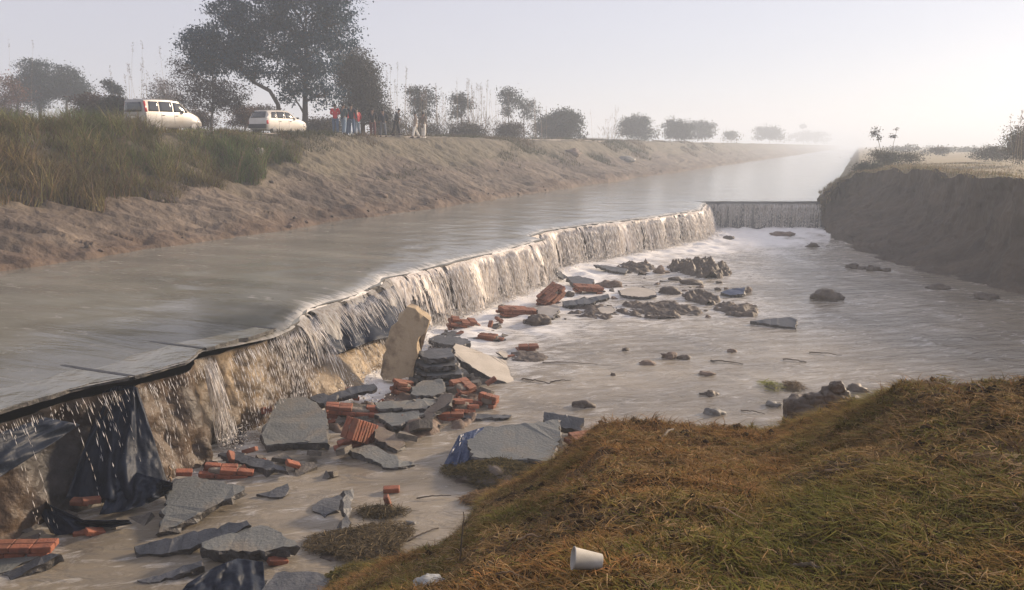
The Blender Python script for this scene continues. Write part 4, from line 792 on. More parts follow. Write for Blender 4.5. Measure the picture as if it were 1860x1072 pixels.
def tree(name, label, base, trunk, blobs, n, leaf, col, seed, clump=0.35, cat='tree', group=None, trad=0.18, extra=None, per=22, twigs=True, jit=0.3, hollow=0.5, lm='leaf'):
    """trunk: list of points; blobs: [(centre, radii)]; all world space"""
    r_ = np.random.default_rng(seed); base = np.array(base, float); e = empty(name, base)
    n = int(n * 2.4); per = int(per * 1.9); clump = clump * .9; leaf = leaf * .66; pts, tips = crown_points(blobs, n, r_, clump, per, hollow); paths = []
    if trunk is not None:
        tk = np.array(trunk, float); paths.append((tk, np.linspace(trad, trad * 0.45, len(tk))))
        for tr in (extra or []): paths.append((np.array(tr[0]), np.linspace(tr[1], tr[1] * 0.4, len(tr[0]))))
        nodes = np.concatenate([p for p, _ in paths])
        for (c, rad), tp in zip(blobs, tips):
            k_ = nodes[np.argmin(np.linalg.norm(nodes - np.array(c) + np.array([0, 0, rad[2] * 0.6]), axis=1))]
            lb = bend(k_, c, 7, 0.15, 0.06, r_); paths.append((lb, np.linspace(trad * 0.42, trad * 0.14, 7)))
            if twigs:
                for q in tp[:: max(1, len(tp) // 14)]: paths.append((bend(lb[r_.integers(3, 7)], q, 5, 0.2, 0.03, r_), np.linspace(trad * 0.13, 0.008, 5)))
        V_, F_ = tubes(paths, 6); link('trunk', npmesh('trunk', V_ - base, F_, smooth=True, up=False), M['bark'], parent=e)
    V_, F_, C_ = leaves(pts, leaf, col, jit, r_)
    link('crown', npmesh('crown', V_ - base, F_, col=C_, up=False), M[lm], parent=e)
    return tag(e, label, cat, group)
def groundz(X, Y):
    u, v = toUV(X, Y); return float(bank_z(np.array(u), np.array(v)))
def G_(x, dep):                      # a spot on the left bank at sketch column x and distance dep
    d = ray(x, 262); X = d[0] / d[1] * dep; return np.array([X, dep, groundz(X, dep)])
def blob(x, y, dep, rx, ry, rz=None):   # centre at sketch column, radii in sketch units
    c = D(x, y, dep); k_ = dep / FPX; return (c, (rx * k_, (rx if rz is None else rz) * k_ * 0.8, ry * k_))
DARK = (0.02, 0.056, 0.085); OLIVE = (0.05, 0.056, 0.03); RED = (0.15, 0.09, 0.065)
# big tree by the small white car
dp = 53
b0 = G_(553, dp)
tree('big_tree', 'tallest tree with upright trunk behind the small white hatchback', b0, bend(b0 - [0, 0, .2], D(556, 70, dp), 9, 0.05),
     [blob(555, 20, dp, 78, 48), blob(470, 25, dp + 1, 50, 38), blob(610, 45, dp - 1, 42, 50), blob(500, 75, dp, 60, 38), blob(570, 95, dp - 1, 60, 40), blob(545, 140, dp - .5, 50, 32), blob(600, -25, dp, 55, 35), blob(520, -30, dp, 60, 35), blob(590, 175, dp - 1, 30, 22), blob(525, 172, dp - 1, 22, 16)],
     17000, 0.23, DARK, 11, clump=0.36, trad=0.24, extra=[(bend(D(551, 205, dp), D(528, 165, dp), 5), 0.08)])
b1 = G_(512, dp - 2)
tree('leaning_tree', 'leaning tree arching left behind the small white hatchback', b1, np.array([b1, D(505, 190, dp - 2), D(490, 165, dp - 2), D(462, 150, dp - 2), D(440, 130, dp - 2), D(425, 105, dp - 2)]),
     [blob(420, 60, dp - 2, 42, 35), blob(365, 80, dp - 2, 38, 35), blob(395, 110, dp - 2, 50, 28), blob(440, 95, dp - 2, 40, 30), blob(410, 20, dp - 2, 30, 26), blob(465, 130, dp - 2, 32, 16), blob(355, 70, dp - 2, 20, 18)],
     8000, 0.21, DARK, 12, clump=0.30, trad=0.17)
b2 = G_(385, dp - 1)
tree('twiggy_tree', 'thin reddish half bare tree between the van and the hatchback', b2, bend(b2, D(390, 110, dp - 1), 7, 0.1),
     [blob(345, 150, dp - 1, 30, 28), blob(385, 165, dp - 1, 36, 24), blob(420, 170, dp - 1, 34, 24), blob(360, 115, dp - 1, 30, 20), blob(330, 118, dp - 1, 16, 14), blob(345, 185, dp - 1, 30, 16), blob(400, 190, dp - 1, 40, 14)],
     4200, 0.17, (0.06, 0.045, 0.042), 13, clump=0.35, trad=0.09)
b3 = G_(660, dp + 3)
tree('dense_tree', 'dense dark rounded tree directly behind the people', b3, bend(b3, D(655, 150, dp + 3), 6, 0.05),
     [blob(640, 120, dp + 3, 36, 34), blob(665, 140, dp + 3, 34, 36), blob(655, 170, dp + 3, 40, 30), blob(675, 175, dp + 3, 26, 26), blob(650, 200, dp + 3, 36, 26), blob(680, 205, dp + 3, 26, 24), blob(625, 140, dp + 3, 22, 26), blob(700, 215, dp + 3, 20, 22)],
     12000, 0.19, (0.05, 0.05, 0.042), 14, clump=0.32, trad=0.2, hollow=0.25)
# hazy trees on the left
dq = 82; b4 = G_(78, dq)
tree('hazy_tree', 'bluish hazy tree with stepped crown at the far left', b4, bend(b4, D(70, 140, dq), 6, .06),
     [blob(62, 128, dq, 26, 24), blob(50, 150, dq, 24, 22), blob(85, 155, dq, 34, 24), blob(62, 175, dq, 34, 24), blob(36, 160, dq, 14, 18)], 6500, 0.26, (0.028, 0.046, 0.04), 15, clump=0.4, trad=.22, hollow=.25)
b5 = G_(125, dq + 2)
tree('hazy_tree', 'rounder hazy tree right of the stepped one at far left', b5, bend(b5, D(120, 150, dq + 2), 6, .06),
     [blob(118, 140, dq + 2, 26, 20), blob(135, 158, dq + 2, 26, 18), blob(115, 165, dq + 2, 32, 18), blob(150, 165, dq, 14, 10)], 5000, 0.26, (0.03, 0.046, 0.04), 16, clump=0.4, trad=.2, hollow=.25)
b6 = G_(42, 66)
tree('bare_tree', 'nearly bare brown tree at the left frame edge', b6, bend(b6, D(20, 140, 66), 7, .12), [blob(15, 150, 66, 16, 14), blob(28, 175, 66, 20, 16), blob(5, 190, 66, 24, 18)], 1500, 0.2, RED, 17, clump=.4, trad=.14)
b7 = G_(213, 70)
tree('sapling', 'small umbrella crowned sapling left of the silver van', b7, bend(b7, D(200, 155, 70), 6, .1), [blob(195, 151, 70, 11, 6), blob(206, 160, 70, 14, 7), blob(216, 166, 70, 10, 5), blob(208, 182, 70, 16, 8)], 1300, 0.2, (0.03, 0.042, 0.034), 18, clump=.22, trad=.07)
b8 = G_(300, 74)
tree('pale_tree', 'pale leafless looking tree behind the silver van roof', b8, bend(b8, D(295, 160, 74), 6, .1), [blob(295, 165, 74, 24, 20), blob(310, 185, 74, 26, 18)], 1700, 0.2, (0.12, 0.095, 0.085), 19, clump=.5, trad=.1)
# thickets along the left skyline
def bush(name, label, x, y, dep, rx, ry, n, leaf, col, seed, group=None, cat='bush', sub=5, hollow=0.2, clump=0.3):
    r_ = np.random.default_rng(seed); b_ = G_(x, dep) if x < 1540 else D(x, y + ry, dep); bl = []
    for i in range(sub):
        bl.append(blob(x + r_.uniform(-.6, .6) * rx, y + ry * r_.uniform(-.25, .45), dep + r_.uniform(-1, 1) * rx * dep / FPX * .5, rx * r_.uniform(.35, .6), ry * r_.uniform(.4, .65)))
    bl.append(blob(x, y + ry * .2, dep, rx * .7, ry * .8)); bl.append(blob(x - rx * .4, y + ry * .75, dep, rx * .6, ry * .45)); bl.append(blob(x + rx * .4, y + ry * .75, dep, rx * .6, ry * .45))
    return tree(name, label, b_, bend(b_, D(x, y, dep), 4, .1), bl, n, leaf, col, seed, clump=clump, cat=cat, group=group, trad=.06, twigs=False, hollow=hollow)
for i, a in enumerate([
    ('reddish brown bush left of the silver van', 175, 188, 50, 48, 26, 3800, .16, (0.085, 0.06, 0.045)),
    ('dark olive bush touching the van rear', 200, 198, 46, 34, 24, 3000, .15, (0.05, 0.05, 0.035)),
    ('russet bush between the leaning tree and the van', 445, 205, 56, 34, 22, 2600, .16, RED),
    ('grey thicket behind the hatchback roof', 480, 205, 60, 44, 20, 2400, .17, (0.10, 0.085, 0.075)),
    ('low brown thicket behind the hatchback bonnet', 590, 225, 60, 40, 18, 2600, .17, (0.07, 0.058, 0.046)),
    ('brown scrub at the left frame edge', 20, 210, 58, 46, 22, 2400, .17, (0.085, 0.065, 0.055)),
    ('low grey scrub right of the two men in white', 850, 232, 66, 40, 18, 2600, .18, (0.085, 0.075, 0.06)),
    ('brown scrub under the twin thin trees', 930, 232, 72, 40, 18, 2400, .18, (0.075, 0.062, 0.05)),
    ('scrub in front of the dense tree behind the walkers', 705, 232, 60, 36, 18, 2400, .17, (0.065, 0.056, 0.046)),
    ('grey scrub between the walkers and the thin tree', 775, 234, 66, 40, 14, 2000, .17, (0.085, 0.075, 0.062)),
    ('scrub behind the red jacketed man', 575, 228, 58, 26, 16, 1500, .16, (0.07, 0.058, 0.045)),
    ('russet scrub behind the silver van bonnet', 355, 212, 56, 40, 18, 2200, .16, (0.085, 0.058, 0.048))]):
    bush('scrub_bush', *a, 600 + i, group='scrub along the embankment crest')
# domed trees along the road, fading out
for i, (lab, x, y, dep, rx, ry, n, sub) in enumerate([
    ('large domed tree nearest along the far road', 1018, 220, 95, 52, 30, 8000, 9), ('second domed tree along the far road', 1160, 226, 130, 36, 22, 4500, 7),
    ('wide flat topped tree third along the far road', 1232, 231, 145, 30, 20, 3600, 6), ('right half of the flat topped pair along the road', 1275, 232, 178, 24, 16, 2600, 5),
    ('pale domed tree fourth along the far road', 1398, 238, 310, 32, 14, 2600, 6), ('faintest low trees before the canal bend', 1470, 246, 580, 44, 11, 2400, 7),
    ('small faint shrub left of the pale domed tree', 1328, 243, 225, 14, 8, 700, 4)]):
    bush('domed_tree', lab, x, y, dep, rx, ry, n, 0.16 + dep * 0.0016, (0.03, 0.042, 0.03), 640 + i, group='domed trees along the far road', cat='tree', sub=sub, clump=.25 + dep * .002)
for i, (lab, x, yt, yb, dep, bl) in enumerate([
    ('thin tree with airy top right of the walkers', 762, 158, 246, 72, [(762, 165, 24, 9), (770, 182, 26, 9), (755, 190, 18, 10), (765, 205, 22, 10)]),
    ('spindly tree between thin tree and reeds', 838, 180, 245, 80, [(835, 180, 14, 7), (842, 192, 14, 8), (832, 205, 12, 8)]),
    ('tufted tree, left of the twin thin trees', 926, 168, 246, 88, [(926, 172, 16, 9), (930, 185, 14, 7), (922, 205, 8, 12)]),
    ('paler tree, right of the twin thin trees', 952, 188, 246, 96, [(950, 190, 20, 10), (960, 205, 18, 12)]),
    ('tiny far palm like tree on the horizon', 1459, 229, 250, 520, [(1459, 229, 7, 5)])]):
    bb = G_(x, dep)
    tree('thin_tree', lab, bb, bend(bb, D(x, yt, dep), 6, .06), [blob(a_, b_, dep, c_, d_) for a_, b_, c_, d_ in bl], 380 * len(bl), .16 + dep * .001, (0.04, 0.05, 0.042), 660 + i, clump=.42, trad=.08, group='thin trees along the road')
# right side of the canal
def rbush(label, x, y, dep, rx, ry, n, leaf, col, seed, sub=6):
    return bush('bank_bush', label, x, y, dep, rx, ry, n, leaf, col, seed, cat='bush', sub=sub, group='bushes on the right embankment')
rbush('dark bush overhanging the canal at the cut bank corner', 1578, 303, 47, 22, 9, 1800, .12, (0.03, 0.04, 0.028), 700)
rbush('taller leafy bush above the cut bank corner', 1608, 282, 50, 26, 13, 1800, .12, (0.045, 0.052, 0.035), 701)
rbush('grassy tuft bush right of the corner bush', 1655, 284, 52, 22, 9, 900, .12, (0.09, 0.085, 0.055), 702)
rbush('faint bush on the right horizon', 1700, 272, 90, 26, 8, 800, .2, (0.06, 0.06, 0.045), 703)
rbush('bush rising at the right frame edge', 1858, 255, 46, 34, 34, 3000, .14, (0.06, 0.06, 0.04), 704)
rbush('long low hedge left of the frame edge bush', 1800, 276, 60, 46, 11, 1800, .16, (0.06, 0.06, 0.042), 705)
rbush('distant hazy grove on the right horizon', 1745, 270, 150, 70, 7, 1200, .35, (0.05, 0.055, 0.04), 706)
rbush('reeds and scrub far beyond the corner bush', 1640, 268, 140, 40, 6, 900, .3, (0.05, 0.055, 0.04), 707)
b9 = D(1604, 290, 49)
tree('sapling', 'slender leaning sapling on the cut bank corner', b9, bend(b9, D(1590, 232, 49), 7, .05), [blob(1591, 240, 49, 6, 8), blob(1598, 252, 49, 4, 4)], 150, .12, (0.02, 0.026, 0.02), 710, clump=.12, trad=.022, per=10)
b9 = D(1618, 290, 49)
tree('sapling', 'second thin sapling right of the slender one', b9, bend(b9, D(1629, 233, 49), 7, .05), [blob(1628, 236, 49, 2, 4), blob(1622, 247, 49, 5, 3)], 60, .12, (0.035, 0.035, 0.028), 711, clump=.1, trad=.016, per=8)

# tall plume reeds
def reeds(label, x, dep, n, h, spread, seed, group='plume reeds on the skyline'):
    r_ = np.random.default_rng(seed); b_ = G_(x, dep) if x < 1540 else D(x, 290, dep); e = empty('reed_clump', b_); st = []; pl = []; pc = []
    for i in range(n):
        p = np.array([r_.normal(0, spread), r_.normal(0, spread * .5), -0.1]); hh = h * r_.uniform(.6, 1.1); t_ = p + np.array([r_.normal(0, .08) * hh, r_.normal(0, .05) * hh, hh])
        st.append((bend(p, t_, 5, .03, 0, r_), np.linspace(.012, .006, 5))); k_ = 26; s = r_.random(k_)[:, None]
        pl.append(t_ + np.array([0, 0, 1]) * (s - .6) * .7 + r_.normal(0, .03, (k_, 3)))
    V_, F_ = tubes(st, 4); link('stem', npmesh('stem', V_, F_, up=False), M['dry_stem'], parent=e)['kind'] = 'stuff'
    V_, F_, C_ = leaves(np.concatenate(pl), .10, (0.19, 0.14, 0.115), .2, r_, 3, -.8); link('plume', npmesh('plume', V_, F_, col=C_, up=False), M['blade'], parent=e)['kind'] = 'stuff'
    # narrow leaves at the foot
    c = np.stack([r_.normal(0, spread, n * 14), r_.normal(0, spread * .5, n * 14), r_.uniform(0, h * .35, n * 14)], 1)
    V_, F_, C_ = leaves(c, .8, (0.11, 0.085, 0.06), .25, r_, 22, -1.4); link('foliage', npmesh('foliage', V_, F_, col=C_, up=False), M['blade'], parent=e)['kind'] = 'stuff'
    return tag(e, label, 'reeds', group)
for i, (lab, x, dep, n, h, s) in enumerate([
    ('tall plume reeds left of the van', 250, 62, 7, 6.2, 1.0), ('plume reeds above the van roof', 280, 60, 6, 6.0, .7), ('faint plume reeds at the far left', 25, 70, 6, 7.5, 1.2),
    ('plume reeds right of the dense tree', 722, 64, 12, 5.2, .9), ('plume reeds beside the thin airy tree', 790, 66, 8, 4.4, .8), ('densest plume reeds right of the spindly tree', 862, 74, 22, 5.0, 1.1),
    ('plume reeds left of the tufted tree', 905, 80, 12, 4.2, .9), ('plume reeds right of the paler thin tree', 972, 84, 8, 4.6, .7), ('lone plume reeds between the first two domed trees', 1108, 110, 10, 4.4, 1.3),
    ('plume reeds behind the people in dark jackets', 740, 58, 8, 3.2, .8), ('short plume reeds between thin trees', 820, 70, 10, 3.8, .9), ('faint reeds by the small faint shrub', 1322, 220, 6, 4.0, 1.0), ('slanting reed stems at the right frame edge', 1846, 44, 5, 2.4, .3)]):
    reeds(lab, x, dep, n, h, s, 720 + i)

# ------------------------------------------------------------------ grass on the far bank
def blades(base, h, col, lean, r_, w0=0.012, segs=3, jit=.25, flow=None):
    n = len(base); az = r_.uniform(0, 2 * math.pi, n); d = np.stack([np.cos(az), np.sin(az), 0 * az], 1)
    if flow is not None: d = d + flow; d /= np.linalg.norm(d, axis=1, keepdims=True) + 1e-9
    L_ = lean * r_.uniform(.3, 1.4, n); s = np.stack([-d[:, 1], d[:, 0], 0 * az], 1) * (w0 * r_.uniform(.6, 1.4, n))[:, None]
    lev = []
    for k_ in range(segs + 1):
        t_ = k_ / segs; p = base + d * (h * L_ * t_ ** 1.6)[:, None] + np.array([0, 0, 1]) * (h * (t_ - .42 * np.minimum(L_, 2.2) * t_ ** 2.2))[:, None]; w_ = (1 - t_ * .92)
        lev.append(p - s * w_); lev.append(p + s * w_)
    VV = np.stack(lev, 1); m_ = 2 * (segs + 1); i = np.arange(n)[:, None, None] * m_
    F_ = np.concatenate([i + np.array([[2 * k_, 2 * k_ + 1, 2 * k_ + 3, 2 * k_ + 2]]) for k_ in range(segs)], 1).reshape(-1, 4)
    c = np.clip(np.array(col) * (1 + r_.normal(0, jit, (n, 1))) * (1 + r_.normal(0, .06, (n, 3))), .004, 1); return VV.reshape(-1, 3), F_, np.repeat(c, m_, 0)
r_ = np.random.default_rng(50); n = 52000
u = r_.uniform(8, 44, n * 4); s = r_.uniform(1.8, 9.5, n * 4); den = fbm(u * .28, s * .35, 0, 3, 77)
low = lin([(8, 2.6), (14, 2.9), (18, 2.5), (22, 2.9), (25, 3.2), (28, 4.0), (30, 4.6), (32, 5.6), (34, 6.4), (38, 6.5), (44, 6.6)], u)
ok = (s > low + .5 * fbm(u * .9, 0 * u, 0, 2, 78)) & (den > -1.7 + r_.uniform(-.2, .6, len(u))) & ((u < 36) | (r_.random(len(u)) < .25)) & ~((s > 6.9) & (u > 35)) & ~((s > 7.0) & (s < 10.8) & (u > 31) & (r_.random(len(u)) < .85))
u, s, den = u[ok][:n], s[ok][:n], den[ok][:n]
base = uvgrid(u, V_LEFT - s, bank_z(u, V_LEFT - s) - .05)
hue = np.clip(.5 + .7 * fbm(u * .35, s * .45, 0, 3, 79) + r_.normal(0, .15, len(u)), 0, 1)[:, None]
col = np.array([0.11, 0.15, 0.05]) * hue + np.array([0.22, 0.18, 0.09]) * (1 - hue)
brown = (r_.random((len(u), 1)) < .22); col = np.where(brown, np.array([0.19, 0.14, 0.10]), col)
cl = fbm(u * 1.1, s * 1.3, 0, 2, 81); col = col * (1 + .45 * cl)[:, None].clip(.4, 1.7); h = (0.7 + .55 * np.clip(den + .3, 0, 1) + .45 * cl) * r_.uniform(.5, 1.25, len(u)) * lin([(8, 1.0), (26, .95), (31, .6), (36, .3), (44, .25)], u)
h = h * np.where(u > 24, 1 - .68 * sstep(5.2, 6.4, s), 1.0)
V_, F_, C_ = blades(base, h, col, .8, r_, .016)
tag(link('tall_grass', npmesh('tall_grass', V_, F_, col=C_, up=False), M['blade']), 'tall green and brown grass on the far bank', 'grass', kind='stuff')
# sparse tufts on the rest of the far bank
n = 26000; u = 30 + (r_.random(n * 4) ** 1.8) * 130; s = r_.uniform(2.6, 12, n * 4); den = fbm(u * .18, s * .5, 0, 4, 177); ok = den > .12 + r_.uniform(-.1, .25, len(u)) + .25 * (s < 4.2) + .3 * ((s > 6.8) & (s < 10.9)); u, s = u[ok][:n], s[ok][:n]
base = uvgrid(u, V_LEFT - s, bank_z(u, V_LEFT - s) - .04); hue = np.clip(.45 + .8 * fbm(u * .2, s * .5, 0, 3, 178), 0, 1)[:, None]; col = np.array([0.06, 0.072, 0.032]) * hue + np.array([0.17, 0.125, 0.075]) * (1 - hue)
V_, F_, C_ = blades(base, r_.uniform(.15, .55, len(u)), col, .7, r_, .02)
tag(link('bank_tufts', npmesh('bank_tufts', V_, F_, col=C_, up=False), M['blade']), 'sparse tufts of dry grass along the far bank', 'grass', kind='stuff')
# dry grass on the right embankment top
n = 16000; kx = r_.integers(12, len(k), n * 2); tt = r_.random(n * 2) ** 1.6; u = tu[kx] + (62 - tu[kx]) * tt; v = tv[kx] + r_.uniform(-.3, .3, n * 2); bl_ = sstep(0, .45, tt)
zz = Ti[:, 2][kx] * (1 - bl_) + lin(RB, v) * bl_; base = uvgrid(u, v, zz - .03)[:n]; hue = r_.random((n, 1))
V_, F_, C_ = blades(base, r_.uniform(.08, .28, n), np.array([0.30, 0.23, 0.13]) * hue + np.array([0.17, 0.15, 0.08]) * (1 - hue), .8, r_, .014)
tag(link('dry_grass', npmesh('dry_grass', V_, F_, col=C_, up=False), M['blade']), 'dry tan grass on the right embankment top', 'grass', kind='stuff')

# ------------------------------------------------------------------ matted grass on the near bank
n = 520000; az = r_.uniform(-0.46, 1.2, n); Rc = np.interp(az, _az, _R); rr = 1.7 + (Rc + .25 - 1.7) * np.sqrt(r_.random(n))
X = np.sin(az) * rr; Y = np.cos(az) * rr; den = fbm(X * 1.7, Y * 1.7, 0, 4, 230); keep = r_.random(n) < np.clip(.7 + 1.0 * den, .22, 1)
X, Y, rr, den = X[keep], Y[keep], rr[keep], den[keep]; n = len(X)
base = np.stack([X, Y, near_z(X, Y) + r_.uniform(-.012, .012, n)], 1)
grn = np.clip(.42 + .9 * fbm(X * .9 + 5, Y * .9, 0, 4, 231) + .6 * fbm(X * 4, Y * 4, 0, 2, 232) + r_.normal(0, .18, n) - .45 * np.exp(-((X - .9) / .9) ** 2) * sstep(3.5, 5.5, Y) + .3 * sstep(1.2, 3.5, X), 0, 1)[:, None]
straw = np.array([0.30, 0.168, 0.065]); olive = np.array([0.18, 0.162, 0.046]); col = straw * (1 - grn) + olive * grn
dk = r_.random((n, 1)); col = np.where(dk < .16, np.array([0.05, 0.034, 0.02]), col); col = np.where(dk > .955, np.array([0.36, 0.26, 0.14]), col)
h = r_.uniform(.018, .06, n) * (1 + .3 * sstep(5, 7, rr)) * (.6 + .8 * np.clip(den + .4, 0, 1))
V_, F_, C_ = blades(base, h, col, 1.9, r_, .0036, segs=2)
tag(link('matted_grass', npmesh('matted_grass', V_, F_, col=C_, up=False), M['blade']), 'matted dry and green grass covering the near bank', 'grass', kind='stuff')
# flattened dead stems lying every way over it
def straws(cent, L_, col, r_, w0=.0016, tilt=.18, flow=None, jit=.25):
    n = len(cent); az = r_.uniform(0, 6.283, n); d = np.stack([np.cos(az), np.sin(az), r_.normal(0, tilt, n)], 1)
    if flow is not None: d = d + flow
    d /= np.linalg.norm(d, axis=1, keepdims=True); s = np.stack([-d[:, 1], d[:, 0], r_.normal(0, .5, n)], 1) * w0; bend_ = np.stack([-d[:, 1], d[:, 0], 0 * az], 1) * (r_.normal(0, .14, n) * L_)[:, None]; up_ = np.array([0, 0, 1.0]) * (r_.uniform(0, .1, n) * L_)[:, None]
    a = cent - d * L_[:, None] * .5; m_ = cent + bend_ + up_; b = cent + d * L_[:, None] * .5
    VV = np.stack([a - s, a + s, m_ + s, m_ - s, b + s * .5, b - s * .5], 1).reshape(-1, 3); i = np.arange(n)[:, None, None] * 6
    F_ = (i + np.array([[0, 1, 2, 3], [3, 2, 4, 5]])).reshape(-1, 4); c = np.clip(np.array(col) * (1 + r_.normal(0, jit, (n, 1))), .004, 1); return VV, F_, np.repeat(c, 6, 0)
n = 150000; az = r_.uniform(-.46, 1.2, n); Rc = np.interp(az, _az, _R); rr = 1.7 + (Rc + .1 - 1.7) * np.sqrt(r_.random(n)); X = np.sin(az) * rr; Y = np.cos(az) * rr; ok = fbm(X * 2.1 + 3, Y * 2.1, 0, 3, 236) > r_.uniform(-.9, .5, n); X, Y = X[ok], Y[ok]; n = len(X)
q = r_.random((n, 1)); col = np.where(q < .45, np.array([0.27, 0.165, 0.07]), np.where(q < .7, np.array([0.36, 0.25, 0.13]), np.where(q < .85, np.array([0.10, 0.065, 0.03]), np.array([0.17, 0.15, 0.045]))))
V_, F_, C_ = straws(np.stack([X, Y, near_z(X, Y) + r_.uniform(.004, .035, n)], 1), r_.uniform(.03, .13, n), col, r_)
tag(link('dead_stems', npmesh('dead_stems', V_, F_, col=C_, up=False), M['blade']), 'flattened dead straw stems strewn over the near bank', 'straw', kind='stuff')
# longer straw lying over the edge
n = 9000; az = r_.uniform(-.3, .66, n); Rc = np.interp(az, _az, _R); wgt = np.exp(-((az - .09) / .14) ** 2) * .8 + .25; keep = r_.random(n) < wgt; az, Rc = az[keep], Rc[keep]; n = len(az); rr = Rc + .15 - np.abs(r_.normal(0, .9, n)); rr = np.maximum(rr, 2)
X = np.sin(az) * rr; Y = np.cos(az) * rr; base = np.stack([X, Y, near_z(X, Y) + .01], 1); hue = r_.random((n, 1))
V_, F_, C_ = blades(base, r_.uniform(.05, .15, n), np.array([0.27, 0.155, 0.065]) * hue + np.array([0.08, 0.05, 0.025]) * (1 - hue), 2.0, r_, .0036, segs=3)
tag(link('loose_straw', npmesh('loose_straw', V_, F_, col=C_, up=False), M['blade']), 'long loose straw heaped along the bank edge', 'grass', kind='stuff')
M['crumb'] = mat('crumb', (0.028, 0.02, 0.013), (0.075, 0.05, 0.03), scale=9, rough=1.0, spec=0.1)
# crumbs of soil in the grass
n = 6000; az = r_.uniform(-.4, .7, n); Rc = np.interp(az, _az, _R); rr = 1.7 + (Rc + .2 - 1.7) * np.sqrt(r_.random(n)); X = np.sin(az) * rr; Y = np.cos(az) * rr
ok = fbm(X * 1.2 + 9, Y * 1.2, 0, 3, 240) > -.05; X, Y = X[ok], Y[ok]; n = len(X); c = np.stack([X, Y, near_z(X, Y) + .008], 1); off = r_.normal(size=(n, 6, 3)); off /= np.linalg.norm(off, axis=2, keepdims=True)
cr = np.array([[1, 0, 0], [0, 1, 0], [-1, 0, 0], [0, -1, 0], [0, 0, .8], [0, 0, -.6]]) + off * .3; VV = (c[:, None] + cr[None] * 1.0 if False else c[:, None] + cr * (r_.uniform(.006, .034, n) * (1 + .5 * sstep(5, 7, np.hypot(X, Y))))[:, None, None]).reshape(-1, 3)
f8 = np.array([[0, 1, 4], [1, 2, 4], [2, 3, 4], [3, 0, 4], [1, 0, 5], [2, 1, 5], [3, 2, 5], [0, 3, 5]]); FF = (np.arange(n)[:, None, None] * 6 + f8).reshape(-1, 3)
tag(link('soil_crumbs', npmesh('soil_crumbs', VV, FF, up=False), M['crumb']), 'dark crumbs of soil strewn through the near grass', 'soil', kind='stuff')
# ------------------------------------------------------------------ cars
M['van_paint'] = mat('van_paint', (0.36, 0.355, 0.35), (0.30, 0.28, 0.25), scale=1.5, rough=0.35, metallic=0.35, coat=0.4)
M['white_paint'] = mat('white_paint', (0.66, 0.64, 0.6), (0.52, 0.48, 0.42), scale=1.3, rough=0.4, coat=0.3)
M['car_glass'] = mat('car_glass', (0.03, 0.035, 0.04), rough=0.08, spec=0.8)
M['black_plastic'] = mat('black_plastic', (0.025, 0.027, 0.03), rough=0.6)
M['tyre'] = mat('tyre', (0.02, 0.02, 0.02), (0.05, 0.045, 0.04), scale=9, rough=0.9)
M['rim'] = mat('rim', (0.25, 0.25, 0.26), rough=0.35, metallic=0.7)
M['tail_red'] = mat('tail_red', (0.55, 0.02, 0.025), rough=0.2, coat=0.6)
M['plate'] = mat('plate', (0.7, 0.7, 0.66), rough=0.5)
M['lamp_clear'] = mat('lamp_clear', (0.6, 0.6, 0.6), rough=0.15)
